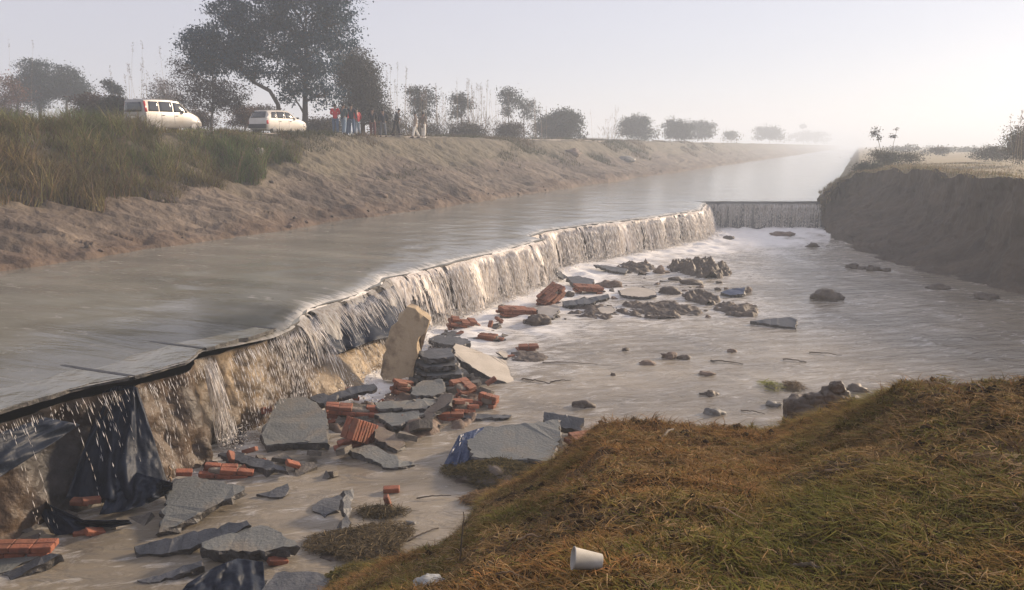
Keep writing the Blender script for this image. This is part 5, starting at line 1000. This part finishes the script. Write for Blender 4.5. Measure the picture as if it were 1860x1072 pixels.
def car(name, label, cat, loc, rz, st, paint, tails, win, wheels, wr, bumper_dark, rear_glass, plate_z):
    """st: stations (x, half width low, half width belt, half width roof, z low, z belt, z roof); nose at +x"""
    e = empty(name, loc, rz); VV = []
    for x, wl, wb, wr_, zl, zb, zr in st:
        prof = [(wl * .92, zl), (wl, zl + .12), (wl * 1.0 + .012, (zl + zb) / 2), (wb, zb - .05), (wb * .985, zb), ((wb + wr_) / 2 + .012, (zb + zr) / 2), (wr_, zr - .06), (wr_ * .86, zr - .012), (wr_ * .4, zr), ]
        pts = prof + [(-a, b) for a, b in prof[::-1]]
        VV.append([(x, a, b) for a, b in pts])
    VV = np.array(VV, float); ns, npf = VV.shape[:2]; F_ = gridfaces(ns, npf)
    bm = bmesh.new(); vs = [bm.verts.new(p) for p in VV.reshape(-1, 3)]
    for f_ in F_: bm.faces.new([vs[i] for i in f_])
    for i in range(ns - 1): bm.faces.new((vs[i * npf], vs[(i + 1) * npf], vs[(i + 2) * npf - 1], vs[(i + 1) * npf - 1]))
    bm.faces.new([vs[i] for i in range(npf)]); bm.faces.new([vs[(ns - 1) * npf + i] for i in range(npf)])
    bmesh.ops.recalc_face_normals(bm, faces=bm.faces); me = bpy.data.meshes.new('body'); bm.to_mesh(me); bm.free()
    me.polygons.foreach_set('use_smooth', np.ones(len(me.polygons), bool))
    o = link('body', me, paint, parent=e); md = o.modifiers.new('s', 'EDGE_SPLIT'); md.split_angle = R(38)
    xs = [s_[0] for s_ in st]
    def side(x, zz, sy, off=.008):
        a = [float(np.interp(x, xs, [s_[i] for s_ in st])) for i in range(1, 7)]; wl, wb, wr_, zl, zb, zr = a
        y = np.interp(zz, [zl, zl + .12, (zl + zb) / 2, zb - .05, zb, (zb + zr) / 2, zr - .06], [wl * .92, wl, wl + .012, wb, wb * .985, (wb + wr_) / 2 + .012, wr_]); return (x, sy * (y + off), zz)
    def panel(nm, quad, sy, m, par, off=.008, n=6):
        """quad in side view: 4 (x,z) corners"""
        q = np.array(quad, float); g = []
        for i in range(n + 1):
            for j in range(n + 1):
                s_, t_ = i / n, j / n; p = q[0] * (1 - s_) * (1 - t_) + q[1] * s_ * (1 - t_) + q[2] * s_ * t_ + q[3] * (1 - s_) * t_; g.append(side(p[0], p[1], sy, off))
        oo = link(nm, npmesh(nm, g, gridfaces(n + 1, n + 1), smooth=True, up=False), m, parent=par); md_ = oo.modifiers.new('t', 'SOLIDIFY'); md_.thickness = .006; return oo
    for sy in (-1, 1):
        for q in win: panel('side_window', q, sy, M['car_glass'], e)
        for q in tails: panel('tail_lamp', q, sy, M['tail_red'], e, .014, 3)
        for dq_ in ([(xs[0] + .95, st[0][4] + .2), (xs[0] + .955, st[0][4] + .2), (xs[0] + .955, st[0][5] + .02), (xs[0] + .95, st[0][5] + .02)], [(xs[0] + 1.75, st[0][4] + .12), (xs[0] + 1.756, st[0][4] + .12), (xs[0] + 1.756, st[0][5] + .02), (xs[0] + 1.75, st[0][5] + .02)]):
            panel('door_seam', dq_, sy, M['black_plastic'], e, .003, 2)
        for hx in (xs[0] + 1.0, xs[0] + 1.82): panel('door_handle', [(hx, st[0][5] - .1), (hx + .16, st[0][5] - .1), (hx + .16, st[0][5] - .07), (hx, st[0][5] - .07)], sy, M['black_plastic'], e, .02, 2)
        for wx in wheels:
            yw = side(wx, wr, sy, 0)[1]
            bm = bmesh.new(); bmesh.ops.create_cone(bm, cap_ends=True, segments=24, radius1=wr + .055, radius2=wr + .055, depth=.05, matrix=Matrix.Translation((wx, yw - sy * .012, wr + .01)) @ Matrix.Rotation(R(90), 4, 'X'))
            me = bpy.data.meshes.new('wheel_arch'); bm.to_mesh(me); bm.free(); link('wheel_arch', me, M['black_plastic'], parent=e)
            bm = bmesh.new(); bmesh.ops.create_cone(bm, cap_ends=True, segments=28, radius1=wr, radius2=wr, depth=.16, matrix=Matrix.Rotation(R(90), 4, 'X')); bmesh.ops.bevel(bm, geom=[g for g in bm.edges if len(g.link_faces) == 2 and any(len(f_.verts) > 4 for f_ in g.link_faces)], offset=.025, segments=2, affect='EDGES')
            me = bpy.data.meshes.new('wheel'); bm.to_mesh(me); bm.free(); wh = link('wheel', me, M['tyre'], parent=e, loc=(wx, yw - sy * .05, wr))
            bm = bmesh.new(); bmesh.ops.create_cone(bm, cap_ends=True, segments=20, radius1=wr * .66, radius2=wr * .5, depth=.03, matrix=Matrix.Rotation(R(90 * sy), 4, 'X') @ Matrix.Translation((0, 0, 0)))
            me = bpy.data.meshes.new('hubcap'); bm.to_mesh(me); bm.free(); link('hubcap', me, M['rim'], parent=wh, loc=(0, sy * .088, 0))
    x0 = xs[0]; wl, wb, wr_, zl, zb, zr = st[0][1:]; wb = max(wb, .5)
    def box(nm, c, s_, m, bev=.02):
        bm = bmesh.new(); bmesh.ops.create_cube(bm, size=1.0)
        for v in bm.verts: v.co = Vector((v.co.x * s_[0], v.co.y * s_[1], v.co.z * s_[2]))
        bmesh.ops.bevel(bm, geom=list(bm.edges), offset=min(bev, min(s_) * .4), segments=2, affect='EDGES'); me = bpy.data.meshes.new(nm); bm.to_mesh(me); bm.free(); return link(nm, me, m, parent=e, loc=c)
    # rear screen follows the tailgate
    rg = []
    for t_ in np.linspace(0, 1, 5):
        zz = rear_glass[0] + (rear_glass[1] - rear_glass[0]) * t_
        xr = rear_glass[2] + (rear_glass[3] - rear_glass[2]) * t_; w_ = rear_glass[4] + (rear_glass[5] - rear_glass[4]) * t_
        for s_ in np.linspace(-1, 1, 7): rg.append((xr - .03 + .012 * s_ * s_, w_ * s_, zz))
    o = link('rear_window', npmesh('rear_window', rg, gridfaces(5, 7), smooth=True, up=False), M['car_glass'], parent=e); md = o.modifiers.new('t', 'SOLIDIFY'); md.thickness = .01
    box('rear_bumper', (x0 + .02, 0, zl + .16), (.2, wl * 2 * 1.02, .24), M['black_plastic'] if bumper_dark else paint)
    box('number_plate', (x0 - .085 if not bumper_dark else x0 - .06, 0, plate_z), (.02, .46, .11), M['plate'], .004)
    xf = xs[-1]; box('front_bumper', (xf - .06, 0, st[-1][4] + .14), (.2, st[-1][1] * 2 * 1.02, .22), M['black_plastic'] if bumper_dark else paint)
    for sy in (-1, 1):
        panel('head_lamp', [(xf - .28, st[-1][5] - .22), (xf - .02, st[-1][5] - .22), (xf - .02, st[-1][5] - .06), (xf - .28, st[-1][5] - .04)], sy, M['lamp_clear'], e, .01, 3)
        box('door_mirror', (x0 + 2.42, sy * (st[len(st) // 2][2] + .1), st[len(st) // 2][5] + .08), (.1, .16, .12), M['black_plastic'], .03)
    tag(e, label, cat); return e, box
zv = 4.03
vst = [(-1.80, .72, .74, .60, .30, .92, 1.50), (-1.74, .78, .79, .66, .26, .95, 1.60), (-1.2, .80, .80, .68, .24, .96, 1.64), (-.3, .80, .80, .68, .24, .96, 1.66), (.35, .80, .80, .66, .24, .96, 1.62), (.62, .80, .80, .62, .24, .97, 1.50), (1.02, .79, .79, .60, .24, .98, 1.14), (1.15, .79, .78, .66, .24, .96, 1.06), (1.55, .76, .72, .6, .26, .84, .93), (1.76, .70, .64, .5, .32, .72, .80)]
pv_ = D(300, 236, 41); gz = groundz(pv_[0], pv_[1])
van, box = car('parked_van', 'silver tall hatchback van with red upright tail lamps, half hidden by grass', 'van', (pv_[0], pv_[1], gz), R(90 - 25), vst, M['van_paint'],
    [[(-1.79, .98), (-1.66, .98), (-1.70, 1.50), (-1.77, 1.50)]],
    [[(-1.58, 1.02), (-.98, 1.02), (-.98, 1.50), (-1.50, 1.50)], [(-.90, 1.02), (-.12, 1.02), (-.12, 1.52), (-.90, 1.51)], [(-.04, 1.02), (.86, 1.03), (.46, 1.46), (-.04, 1.51)]], (-1.15, 1.2), .29, False, (1.0, 1.46, -1.835, -1.80, .60, .55), .72)
box('roof_rail', (-.5, .6, 1.66), (1.6, .03, .03), M['black_plastic'], .01); box('roof_rail', (-.5, -.6, 1.66), (1.6, .03, .03), M['black_plastic'], .01)
hst = [(-1.66, .66, .67, .50, .30, .84, .88), (-1.60, .70, .70, .56, .26, .86, 1.00), (-1.42, .71, .71, .56, .24, .87, 1.30), (-1.25, .71, .71, .56, .22, .87, 1.36), (-.3, .72, .71, .57, .22, .87, 1.40), (.25, .72, .71, .56, .22, .87, 1.37), (.45, .72, .71, .54, .22, .88, 1.28), (.86, .71, .70, .58, .22, .88, .96), (.98, .71, .70, .6, .22, .87, .91), (1.45, .69, .66, .55, .24, .77, .82), (1.64, .65, .62, .5, .3, .68, .72)]
pc_ = D(507, 243, 46.5); gz = groundz(pc_[0], pc_[1])
car('parked_hatchback', 'small old white hatchback with black bumper beside the tall tree', 'car', (pc_[0], pc_[1], gz), R(90 - 27), hst, M['white_paint'],
    [[(-1.665, .58), (-1.55, .58), (-1.55, .78), (-1.665, .78)]],
    [[(-1.28, .93), (-.82, .92), (-.84, 1.27), (-1.16, 1.25)], [(-.76, .92), (-.16, .92), (-.18, 1.29), (-.78, 1.28)], [(-.10, .92), (.66, .93), (.26, 1.25), (-.12, 1.29)]], (-1.08, 1.12), .265, True, (.93, 1.28, -1.62, -1.43, .56, .48), .48)

# ------------------------------------------------------------------ people on the crest
def skinmesh(name, nodes, edges, rad, sub=1, root=0):
    me = bpy.data.meshes.new(name); me.from_pydata(nodes, edges, []); o = bpy.data.objects.new(name, me); COL.objects.link(o)
    sk = o.modifiers.new('s', 'SKIN'); sk.use_smooth_shade = True; sv = me.skin_vertices[0].data
    for i, r_ in enumerate(rad): sv[i].radius = (r_, r_) if not isinstance(r_, tuple) else r_; sv[i].use_root = (i == root)
    if sub: ss_ = o.modifiers.new('u', 'SUBSURF'); ss_.levels = sub; ss_.render_levels = sub
    dg = bpy.context.evaluated_depsgraph_get(); out = bpy.data.meshes.new_from_object(o.evaluated_get(dg)); bpy.data.objects.remove(o); bpy.data.meshes.remove(me); out.name = name; return out
M['skin'] = mat('skin', (0.20, 0.11, 0.07), rough=0.55); M['hair'] = mat('hair', (0.008, 0.007, 0.007), rough=0.6)
CL = {'red': (0.42, 0.02, 0.03), 'teal': (0.035, 0.06, 0.07), 'navy': (0.014, 0.018, 0.03), 'jeans': (0.06, 0.10, 0.17), 'pale_jeans': (0.20, 0.27, 0.35), 'maroon': (0.10, 0.035, 0.035), 'black': (0.015, 0.014, 0.016), 'grey': (0.10, 0.11, 0.125), 'beige': (0.30, 0.24, 0.19), 'white': (0.72, 0.69, 0.64), 'brown': (0.13, 0.105, 0.085), 'dark_red': (0.33, 0.03, 0.035)}
for k_, c_ in CL.items(): M['cloth_' + k_] = mat('cloth_' + k_, c_, tuple(min(1, q * 1.4) for q in c_), scale=9, rough=0.9)
def person(label, x, dep, face, top, bottom, height=1.68, leanf=0.0, stride=0.08, arms='down', robe=False, shoes='black', cap=None):
    d = ray(x, 262); dep = (7.0 + dep - V_LEFT) / -(d[0] / d[1] * CN[0] + CN[1]); p = G_(x, dep); e = empty('person', p, face); k_ = height * 1.05 / 1.7          # local: +x forward, +y left
    def q(*c): return tuple(k_ * a for a in c)
    lf = leanf
    def up(xx, yy, zz): return (xx + lf * max(0, zz - .92) * 1.0, yy, zz - lf * .25 * max(0, zz - .92))
    hip = (0, 0, .95); ch = up(.0, 0, 1.28); nk = up(.0, 0, 1.45); hd = up(.03, 0, 1.56); ht = up(.02, 0, 1.66)
    sh = {s: up(0, s * .18, 1.40) for s in (1, -1)}; el = {}; wr_ = {}; dirv = {}
    for s in (1, -1):
        if arms == 'folded' : el[s] = up(.06, s * .24, 1.13); wr_[s] = up(.24, s * .06, 1.15)
        elif arms == 'back': el[s] = up(-.08, s * .27, 1.14); wr_[s] = up(-.14, s * .08, .98)
        elif arms == 'reach' and s == -1: el[s] = up(.16, s * .24, 1.18); wr_[s] = up(.36, s * .26, 1.02)
        elif arms == 'pocket': el[s] = up(-.06, s * .29, 1.13); wr_[s] = up(.06, s * .22, .94)
        else: el[s] = up(-.02, s * .25, 1.12); wr_[s] = up(.04 + .06 * s * stride * 5, s * .26, .87)
    kn = {1: (stride * .6 + .02, .10, .50), -1: (-stride * .4 + .02, -.10, .50)}; an = {1: (stride, .11, .07), -1: (-stride * 1.2, -.11, .07)}
    N = [hip, ch, nk, hd, ht]; E_ = [(0, 1), (1, 2), (2, 3), (3, 4)]; RR = [(.12, .09), (.11, .08), .055, .085, .07]
    hands = {}
    for s in (1, -1):
        i = len(N); d = np.array(wr_[s]) - np.array(el[s]); d = d / np.linalg.norm(d); pm = np.array(wr_[s]) + d * .07
        N += [sh[s], el[s], wr_[s], tuple(pm)]; E_ += [(1, i), (i, i + 1), (i + 1, i + 2), (i + 2, i + 3)]; RR += [.055, .042, .028, (.036, .018)]
        sd = np.cross(d, [0, s, 0.3]); sd /= np.linalg.norm(sd); cu = np.array([0, -s, 0.0])
        for f_, (o_, L_) in enumerate([(-.03, .062), (-.01, .075), (.01, .07), (.03, .055)]):
            j = len(N); b_ = pm + sd * o_ + d * .012; m_ = b_ + d * L_ * .6; t_ = m_ + d * L_ * .4 + cu * .02
            N += [tuple(b_ + d * .01), tuple(m_), tuple(t_)]; E_ += [(i + 3, j), (j, j + 1), (j + 1, j + 2)]; RR += [.010, .009, .007]
        j = len(N); b_ = np.array(wr_[s]) + d * .03 - sd * .03; N += [tuple(b_ - sd * .015), tuple(b_ - sd * .03 + d * .03)]; E_ += [(i + 2, j), (j, j + 1)]; RR += [.011, .009]
        i = len(N); hp = (0, s * .09, .90); N += [hp, kn[s], an[s], (an[s][0] + .13, an[s][1], .035)]; E_ += [(0, i), (i, i + 1), (i + 1, i + 2), (i + 2, i + 3)]; RR += [.085, .06, .04, (.042, .03)]
    link('body', skinmesh('body', [q(*n_) for n_ in N], E_, [(a[0] * k_, a[1] * k_) if isinstance(a, tuple) else a * k_ for a in RR]), M['skin'], parent=e)
    # face and hair
    hv = np.array(hd) * k_; hm_ = lump('hair', (.098 * k_, .088 * k_, .085 * k_), 3, .06, 3); link('hair', hm_, M['hair'] if cap is None else M['cloth_' + cap], parent=e, loc=tuple(hv + np.array([-.022, 0, .055]) * k_))
    nose = lump('nose', (.016 * k_, .012 * k_, .02 * k_), 5, .05, 1); link('nose', nose, M['skin'], parent=e, loc=tuple(hv + np.array([.088, 0, .0]) * k_))
    for s in (1, -1):
        link('eye', lump('eye', (.008 * k_, .012 * k_, .007 * k_), 6, .02, 1), M['hair'], parent=e, loc=tuple(hv + np.array([.08, s * .032, .028]) * k_))
        link('ear', lump('ear', (.02 * k_, .01 * k_, .03 * k_), 7, .05, 1), M['skin'], parent=e, loc=tuple(hv + np.array([.0, s * .088, .0]) * k_))
    # clothes
    N = [up(0, 0, .86 if not robe else .62), up(0, 0, 1.05), up(0, 0, 1.30), up(0, 0, 1.43)]; E_ = [(0, 1), (1, 2), (2, 3)]; RR = [(.165, .13) if not robe else (.21, .17), (.16, .13), (.165, .14), .085]
    for s in (1, -1):
        i = len(N); w_ = np.array(el[s]) + (np.array(wr_[s]) - np.array(el[s])) * .9; N += [up(0, s * .10, 1.345), sh[s], el[s], tuple(w_)]; E_ += [(2, i), (i, i + 1), (i + 1, i + 2), (i + 2, i + 3)]; RR += [(.10, .10), .08, .064, .05]
    link('shirt' if robe else 'jacket', skinmesh('jacket', [q(*n_) for n_ in N], E_, [(a[0] * k_, a[1] * k_) if isinstance(a, tuple) else a * k_ for a in RR], 1, 1), M['cloth_' + top], parent=e)
    N = [(0, 0, .97)]; E_ = []; RR = [(.15, .12)]
    for s in (1, -1):
        i = len(N); N += [(0, s * .095, .86), kn[s], (an[s][0], an[s][1], .10)]; E_ += [(0, i), (i, i + 1), (i + 1, i + 2)]; RR += [.11, .085, .07 if not robe else .085]
    link('trousers', skinmesh('trousers', [q(*n_) for n_ in N], E_, [(a[0] * k_, a[1] * k_) if isinstance(a, tuple) else a * k_ for a in RR]), M['cloth_' + bottom], parent=e)
    for s in (1, -1): link('shoe', lump('shoe', (.14 * k_, .055 * k_, .05 * k_), 9, .08, 2), M['cloth_' + shoes], parent=e, loc=q(an[s][0] + .06, an[s][1], .045))
    return tag(e, label, 'person', 'onlookers on the embankment crest')
AW = R(100)   # facing away from the canal
person('person in red jacket and jeans, leftmost onlooker, back turned', 611, 0.6, AW, 'red', 'jeans', 1.70, arms='folded')
person('person in dark teal jacket and pale jeans beside the leftmost red jacket', 625.5, 0.3, R(60), 'teal', 'pale_jeans', 1.72, arms='folded')
person('person in red shirt half hidden behind the teal jacket', 631, 1.0, R(-120), 'dark_red', 'jeans', 1.72, arms='folded')
person('person in long black coat among the left group of onlookers', 640, 0.1, AW, 'navy', 'jeans', 1.76, arms='down', shoes='white')
person('person in red top behind the long black coat', 650, 0.8, R(150), 'dark_red', 'pale_jeans', 1.68, arms='pocket')
person('person in black jacket and maroon trousers standing alone', 678, -0.1, AW, 'black', 'maroon', 1.68, arms='folded')
person('person in dark jacket and grey trousers with feet apart', 697, -0.1, R(120), 'navy', 'grey', 1.66, stride=.16, arms='pocket')
person('person in black leaning forward with one arm out', 720, -0.1, R(-20), 'black', 'black', 1.66, leanf=.35, stride=.2, arms='reach')
person('person in beige shirt and white trousers striding', 755.5, 0.1, R(200), 'beige', 'white', 1.60, stride=.22, robe=True)
person('person in brown vest and white trousers, rightmost onlooker', 769.5, -0.1, R(60), 'brown', 'white', 1.64, stride=.06, robe=True, shoes='white')

# ------------------------------------------------------------------ small things
M['paper'] = mat('paper', (0.33, 0.31, 0.27), (0.52, 0.50, 0.46), scale=6, rough=0.75)
def ground_at(x, y):                 # where the sight line meets the near bank
    d = ray(x, y); t_ = 1.2
    while t_ < 14:
        p = EYE + d * t_
        if p[2] <= float(near_z(np.array(p[0]), np.array(p[1]))): return p
        t_ += .02
    return EYE + d * t_
def cup():
    prof = [(.030, 0), (.031, .002), (.041, .108), (.044, .110), (.044, .114), (.041, .115), (.0395, .112), (.030, .006), (0.0, .005)]; n = 36; VV = []
    for r0, zz in [(0.0, 0.004)] + prof: 
        for i in range(n): th = i / n * 2 * math.pi; sq = 1 + .05 * math.cos(2 * th) * (zz / .115); VV.append((r0 * math.cos(th) * sq, r0 * math.sin(th) / sq, zz))
    m_ = len(prof) + 1; i = np.arange(m_ * n).reshape(m_, n); j = np.roll(i, -1, 1); F_ = np.stack([i[:-1], j[:-1], j[1:], i[1:]], -1).reshape(-1, 4)
    p = ground_at(1092, 1036); o = link('paper_cup', npmesh('paper_cup', VV, F_, smooth=True, up=False), M['paper'], loc=p + np.array([0.0, 0, .035])); s = np.linalg.norm(p - EYE) * 50 / FPX / .115; o.scale = (s, s, s)
    o.rotation_euler = Vector((-1, -.05, .18)).to_track_quat('Z', 'Y').to_euler(); return tag(o, 'white paper cup lying on its side in the grass', 'cup')
cup()
M['clear_plastic'] = mat('clear_plastic', (0.30, 0.30, 0.28), (0.48, 0.48, 0.46), scale=8, rough=0.25)
p = ground_at(780, 1064); tag(link('plastic_bag', lump('plastic_bag', (.09, .06, .045), 77, .24, 4, 2.6), M['clear_plastic'], loc=p + np.array([0, 0, .01])), 'crumpled whitish plastic bag at the bottom frame edge', 'bag')
M['wood'] = mat('wood', (0.16, 0.105, 0.06), (0.30, 0.20, 0.12), scale=12, rough=0.85)
M['dark_wood'] = mat('dark_wood', (0.06, 0.045, 0.032), (0.13, 0.10, 0.07), scale=12, rough=0.8)
def twig(label, pts, r0, m='wood', name='twig', cat='twig', group='twigs and sticks', fork=None):
    pp = np.array(pts); n = 14; kk = np.linspace(0, 1, n); a = np.linspace(0, 1, len(pp)); W_ = np.stack([np.interp(kk, a, pp[:, i]) for i in range(3)], 1) + rng.normal(0, r0 * .35, (n, 3))
    V_, F_ = tubes([(W_, np.linspace(r0, r0 * .5, n))], 6); c = W_[0]; return tag(link(name, npmesh(name, V_ - c, F_, smooth=True, up=False), M[m], loc=c), label, cat, group)
twig('thin upright stake beside the triangular slab', [P(309, 902, -1.6), P(308, 846, -1.6) * [1, 1, 0] + [0, 0, -1.6 + .55]] if False else [P(311, 897, -1.58), D(308, 845, P(311, 897, -1.58)[1])], .022, 'wood', 'wooden_stake', 'stake')
q0 = ground_at(836, 1018); twig('thin upright stick at the edge of the grass and water', [q0, D(843, 930, q0[1])], .006, 'dark_wood')
def lie(x0, y0, x1, y1, h=.02): return [ground_at(x0, y0) + [0, 0, h], (ground_at(x0, y0) + ground_at(x1, y1)) / 2 + [0, 0, h * 2.5], ground_at(x1, y1) + [0, 0, h]]
twig('long pale straw stalk at the right frame edge', lie(1800, 905, 1862, 948), .0045); twig('pale straw stalk crossing the middle of the grass', lie(1268, 922, 1370, 962), .005)
twig('short pale stick in the lower grass left of the cup', lie(938, 990, 990, 984), .008); twig('dark broken twig right of the cup', lie(1440, 1040, 1505, 1050), .012, 'dark_wood')
twig('brown root lying along the upper grass', lie(1500, 862, 1690, 860), .009); twig('curved dark root at the spit tip', [ground_at(1180, 815), ground_at(1215, 795) + [0, 0, .06], ground_at(1278, 768) + [0, 0, .09]], .014, 'dark_wood')
twig('stick poking from the far right grass edge', lie(1745, 705, 1800, 718), .012, 'dark_wood'); twig('thin brown stalk below the far right stick', lie(1680, 700, 1740, 720), .006)
twig('slanting pale stick left of the upright stick', lie(812, 1020, 838, 1040), .007)
twig('pale stalk in the left hand grass corner', lie(900, 1050, 960, 1064), .005); twig('thin stalk right of the paper cup', lie(1145, 1022, 1190, 1034), .005)
zt = POOL + .03
for lab, a, b, r0 in [('forked stick floating beside the grass raft', (742, 982), (796, 958), .02), ('floating twig left end of the drift line', (948, 688), (1000, 697), .03), ('floating twig right end of the drift line', (1000, 694), (1037, 690), .025), ('long thin twig below the reddish block', (985, 658), (1085, 662), .02),
                      ('twig floating in the right of the pool', (1290, 655), (1350, 661), .03), ('dark twig far right in the pool', (1422, 652), (1466, 658), .03), ('short twig near the green leaf', (1345, 745), (1390, 752), .02), ('twig awash by the single brick', (655, 925), (720, 935), .02), ('brown twig left of the bank edge', (757, 905), (820, 900), .02), ('faint twig in the right shallows', (1470, 640), (1530, 646), .025)]:
    twig(lab, [P(*a, zt), P((a[0] + b[0]) / 2, (a[1] + b[1]) / 2 - 2, zt + .02), P(*b, zt)], r0 * .55, 'dark_wood')
# floating rafts of grass
def raft(label, box, seed, n=2600, hgt=.12, cols=((0.075, 0.058, 0.034), (0.15, 0.12, 0.07)), L_=.15):
    r_ = np.random.default_rng(seed); x0, y0, x1, y1 = box; a = P((x0 + x1) / 2, y1, POOL); b = P((x0 + x1) / 2, y0, POOL); c = (a + b) / 2; rx = np.linalg.norm(P(x1, (y0 + y1) / 2, POOL) - P(x0, (y0 + y1) / 2, POOL)) / 2; ry = np.linalg.norm(b - a) / 2
    e = empty('grass_raft', c); th = r_.uniform(0, 6.28, n); rr_ = np.sqrt(r_.random(n)) * (1 + .25 * np.sin(th * 3 + seed)); X_ = np.cos(th) * rr_ * rx; Y_ = np.sin(th) * rr_ * ry
    Z_ = hgt * np.clip(1 - rr_ ** 2, 0, 1) + .02 + .03 * r_.random(n); hue = r_.random((n, 1)); V_, F_, C_ = straws(np.stack([X_, Y_, Z_], 1), r_.uniform(.5, 2.2, n) * L_, np.array(cols[0]) * hue + np.array(cols[1]) * (1 - hue), r_, .0035, .12, flow=np.array([.8, .3, 0]))
    g = link('straw', npmesh('straw', V_, F_, col=C_, up=False), M['blade'], parent=e); g['kind'] = 'stuff'
    link('mud_core', lump('mud_core', (rx * .85, ry * .85, hgt * 1.1), seed, .25, 4, 2.2), M['mud'], parent=e, loc=(0, 0, 0)); return tag(e, label, 'grass raft', 'washed up grass rafts')
raft('raft of dead grass floating at the bottom left of the bank', (572, 955, 752, 1030), 5, 3400, .04, ((0.07, 0.055, 0.035), (0.22, 0.17, 0.10)), .09)
raft('dark grass mound at the water edge under the largest slab', (815, 838, 1000, 895), 6, 5200, .17, ((0.06, 0.052, 0.026), (0.17, 0.13, 0.06)), .09)
raft('thin grass wisp drifting right of the single bricks', (650, 925, 735, 945), 7, 500, .03)
raft('yellow green leaf clump floating in the pool', (1384, 696, 1424, 714), 8, 160, .05, ((0.20, 0.22, 0.04), (0.30, 0.28, 0.08)), .14)
raft('brown straw clump joined to the yellow green leaves', (1422, 697, 1460, 713), 9, 300, .05, ((0.12, 0.08, 0.045), (0.2, 0.14, 0.08)), .12)
raft('greenish weeds where the bank meets the bottom frame edge', (590, 1030, 700, 1090), 10, 2400, .08, ((0.09, 0.09, 0.025), (0.20, 0.15, 0.06)), .09)
raft('pale straw tongue at the left of the bank', (848, 898, 930, 925), 11, 1800, .07, ((0.16, 0.11, 0.06), (0.28, 0.18, 0.1)), .1)
# rubble on the far crest
for i, (lab, x, y, dep, wd, hg, m) in enumerate([('pale heap of spoil on the far crest', 1137, 258, 88, 1.2, .5, 'grey_stone'), ('dark heap left of the pale spoil', 1040, 262, 74, 1.0, .5, 'brown_stone'), ('pale stone on the slope under the walkers', 768, 278, 42, .16, .12, 'pale_concrete'), ('crumbling pale earth lump on the slope crest', 690, 285, 39, .4, .22, 'brown_stone'), ('pale stone on the slope right of the crest lump', 735, 300, 38, .16, .1, 'grey_stone'), ('white scrap on the slope below the hatchback', 470, 285, 36, .35, .2, 'pale_concrete'), ('pale rock far along the slope', 1195, 290, 84, .3, .22, 'pale_concrete')]):
    d = ray(x, y); pp = D(x, y, dep); u_, v_ = toUV(pp[0], pp[1]); zz = float(bank_z(np.array(u_), np.array(v_)))
    tag(link('spoil_heap' if wd > .9 else 'stone', lump('stone', (wd, wd * .8, hg), 900 + i, .35, 3), M[m], loc=(pp[0], pp[1], zz + hg * .3)), lab, 'spoil heap' if wd > .9 else 'stone')
FZ = ['below the far left grass', 'below the silver van', 'below the white hatchback', 'below the red jacketed group', 'below the people in black', 'beyond the walkers in white']
for i in range(42):   # clods along the waterline and slope
    u_ = 12 + i * 1.05 + random.uniform(-.5, .5); s_ = random.choice([random.uniform(.0, .5), random.uniform(.1, 6.0)]); wd = random.uniform(.05, .13)
    zz = float(bank_z(np.array(u_), np.array(V_LEFT - s_))); p = UV(u_, V_LEFT - s_ + float(wob(np.array([u_]))[0]) * float(sstep(9, 5, np.array(s_))), zz + wd * .3)
    tag(link('mud_clod', lump('mud_clod', (wd, wd * .8, wd * .7), 950 + i, .35, 2), M[random.choice(['mud', 'brown_stone', 'brown_stone'])], loc=p), 'loose clod on the far clay slope ' + FZ[i // 7], 'clod', 'clods on the slope ' + FZ[i // 7])

# froth gathered round whatever stands in the pool, drawn out downstream
pm = bpy.data.objects['pool_water'].data; nv = len(pm.vertices); co = np.zeros(nv * 3, np.float32); pm.vertices.foreach_get('co', co); co = co.reshape(-1, 3); fo = np.zeros(nv, np.float32); at_ = pm.attributes['foam'].data; at_.foreach_get('value', fo)
bpy.context.view_layer.update()
for o in list(COL.objects):
    if o.parent is None and o.type == 'MESH' and o.name.split('.')[0] in ('mud_clod', 'stone', 'concrete_slab', 'slab_chip', 'rubble_heap', 'brick') and abs(o.location.z - POOL) < .5:
        r0 = max(o.dimensions.x, o.dimensions.y) * .5; dx = co[:, 0] - o.location.x; dy = co[:, 1] - o.location.y; near_ = (np.abs(dx) < 3) & (np.abs(dy) < 3)
        a_ = dx[near_] * .83 - dy[near_] * .55; b_ = dx[near_] * .55 + dy[near_] * .83; a_ = np.where(a_ > 0, a_ * .45, a_)
        fo[near_] = np.minimum(np.maximum(fo[near_], fo[near_] * .6 + (.04 + .12 * min(1, max(0, (o.location.y - 13) / 8))) * np.exp(-((a_ ** 2 + b_ ** 2) / (r0 * 1.25) ** 2))), .85)
at_.foreach_set('value', fo)
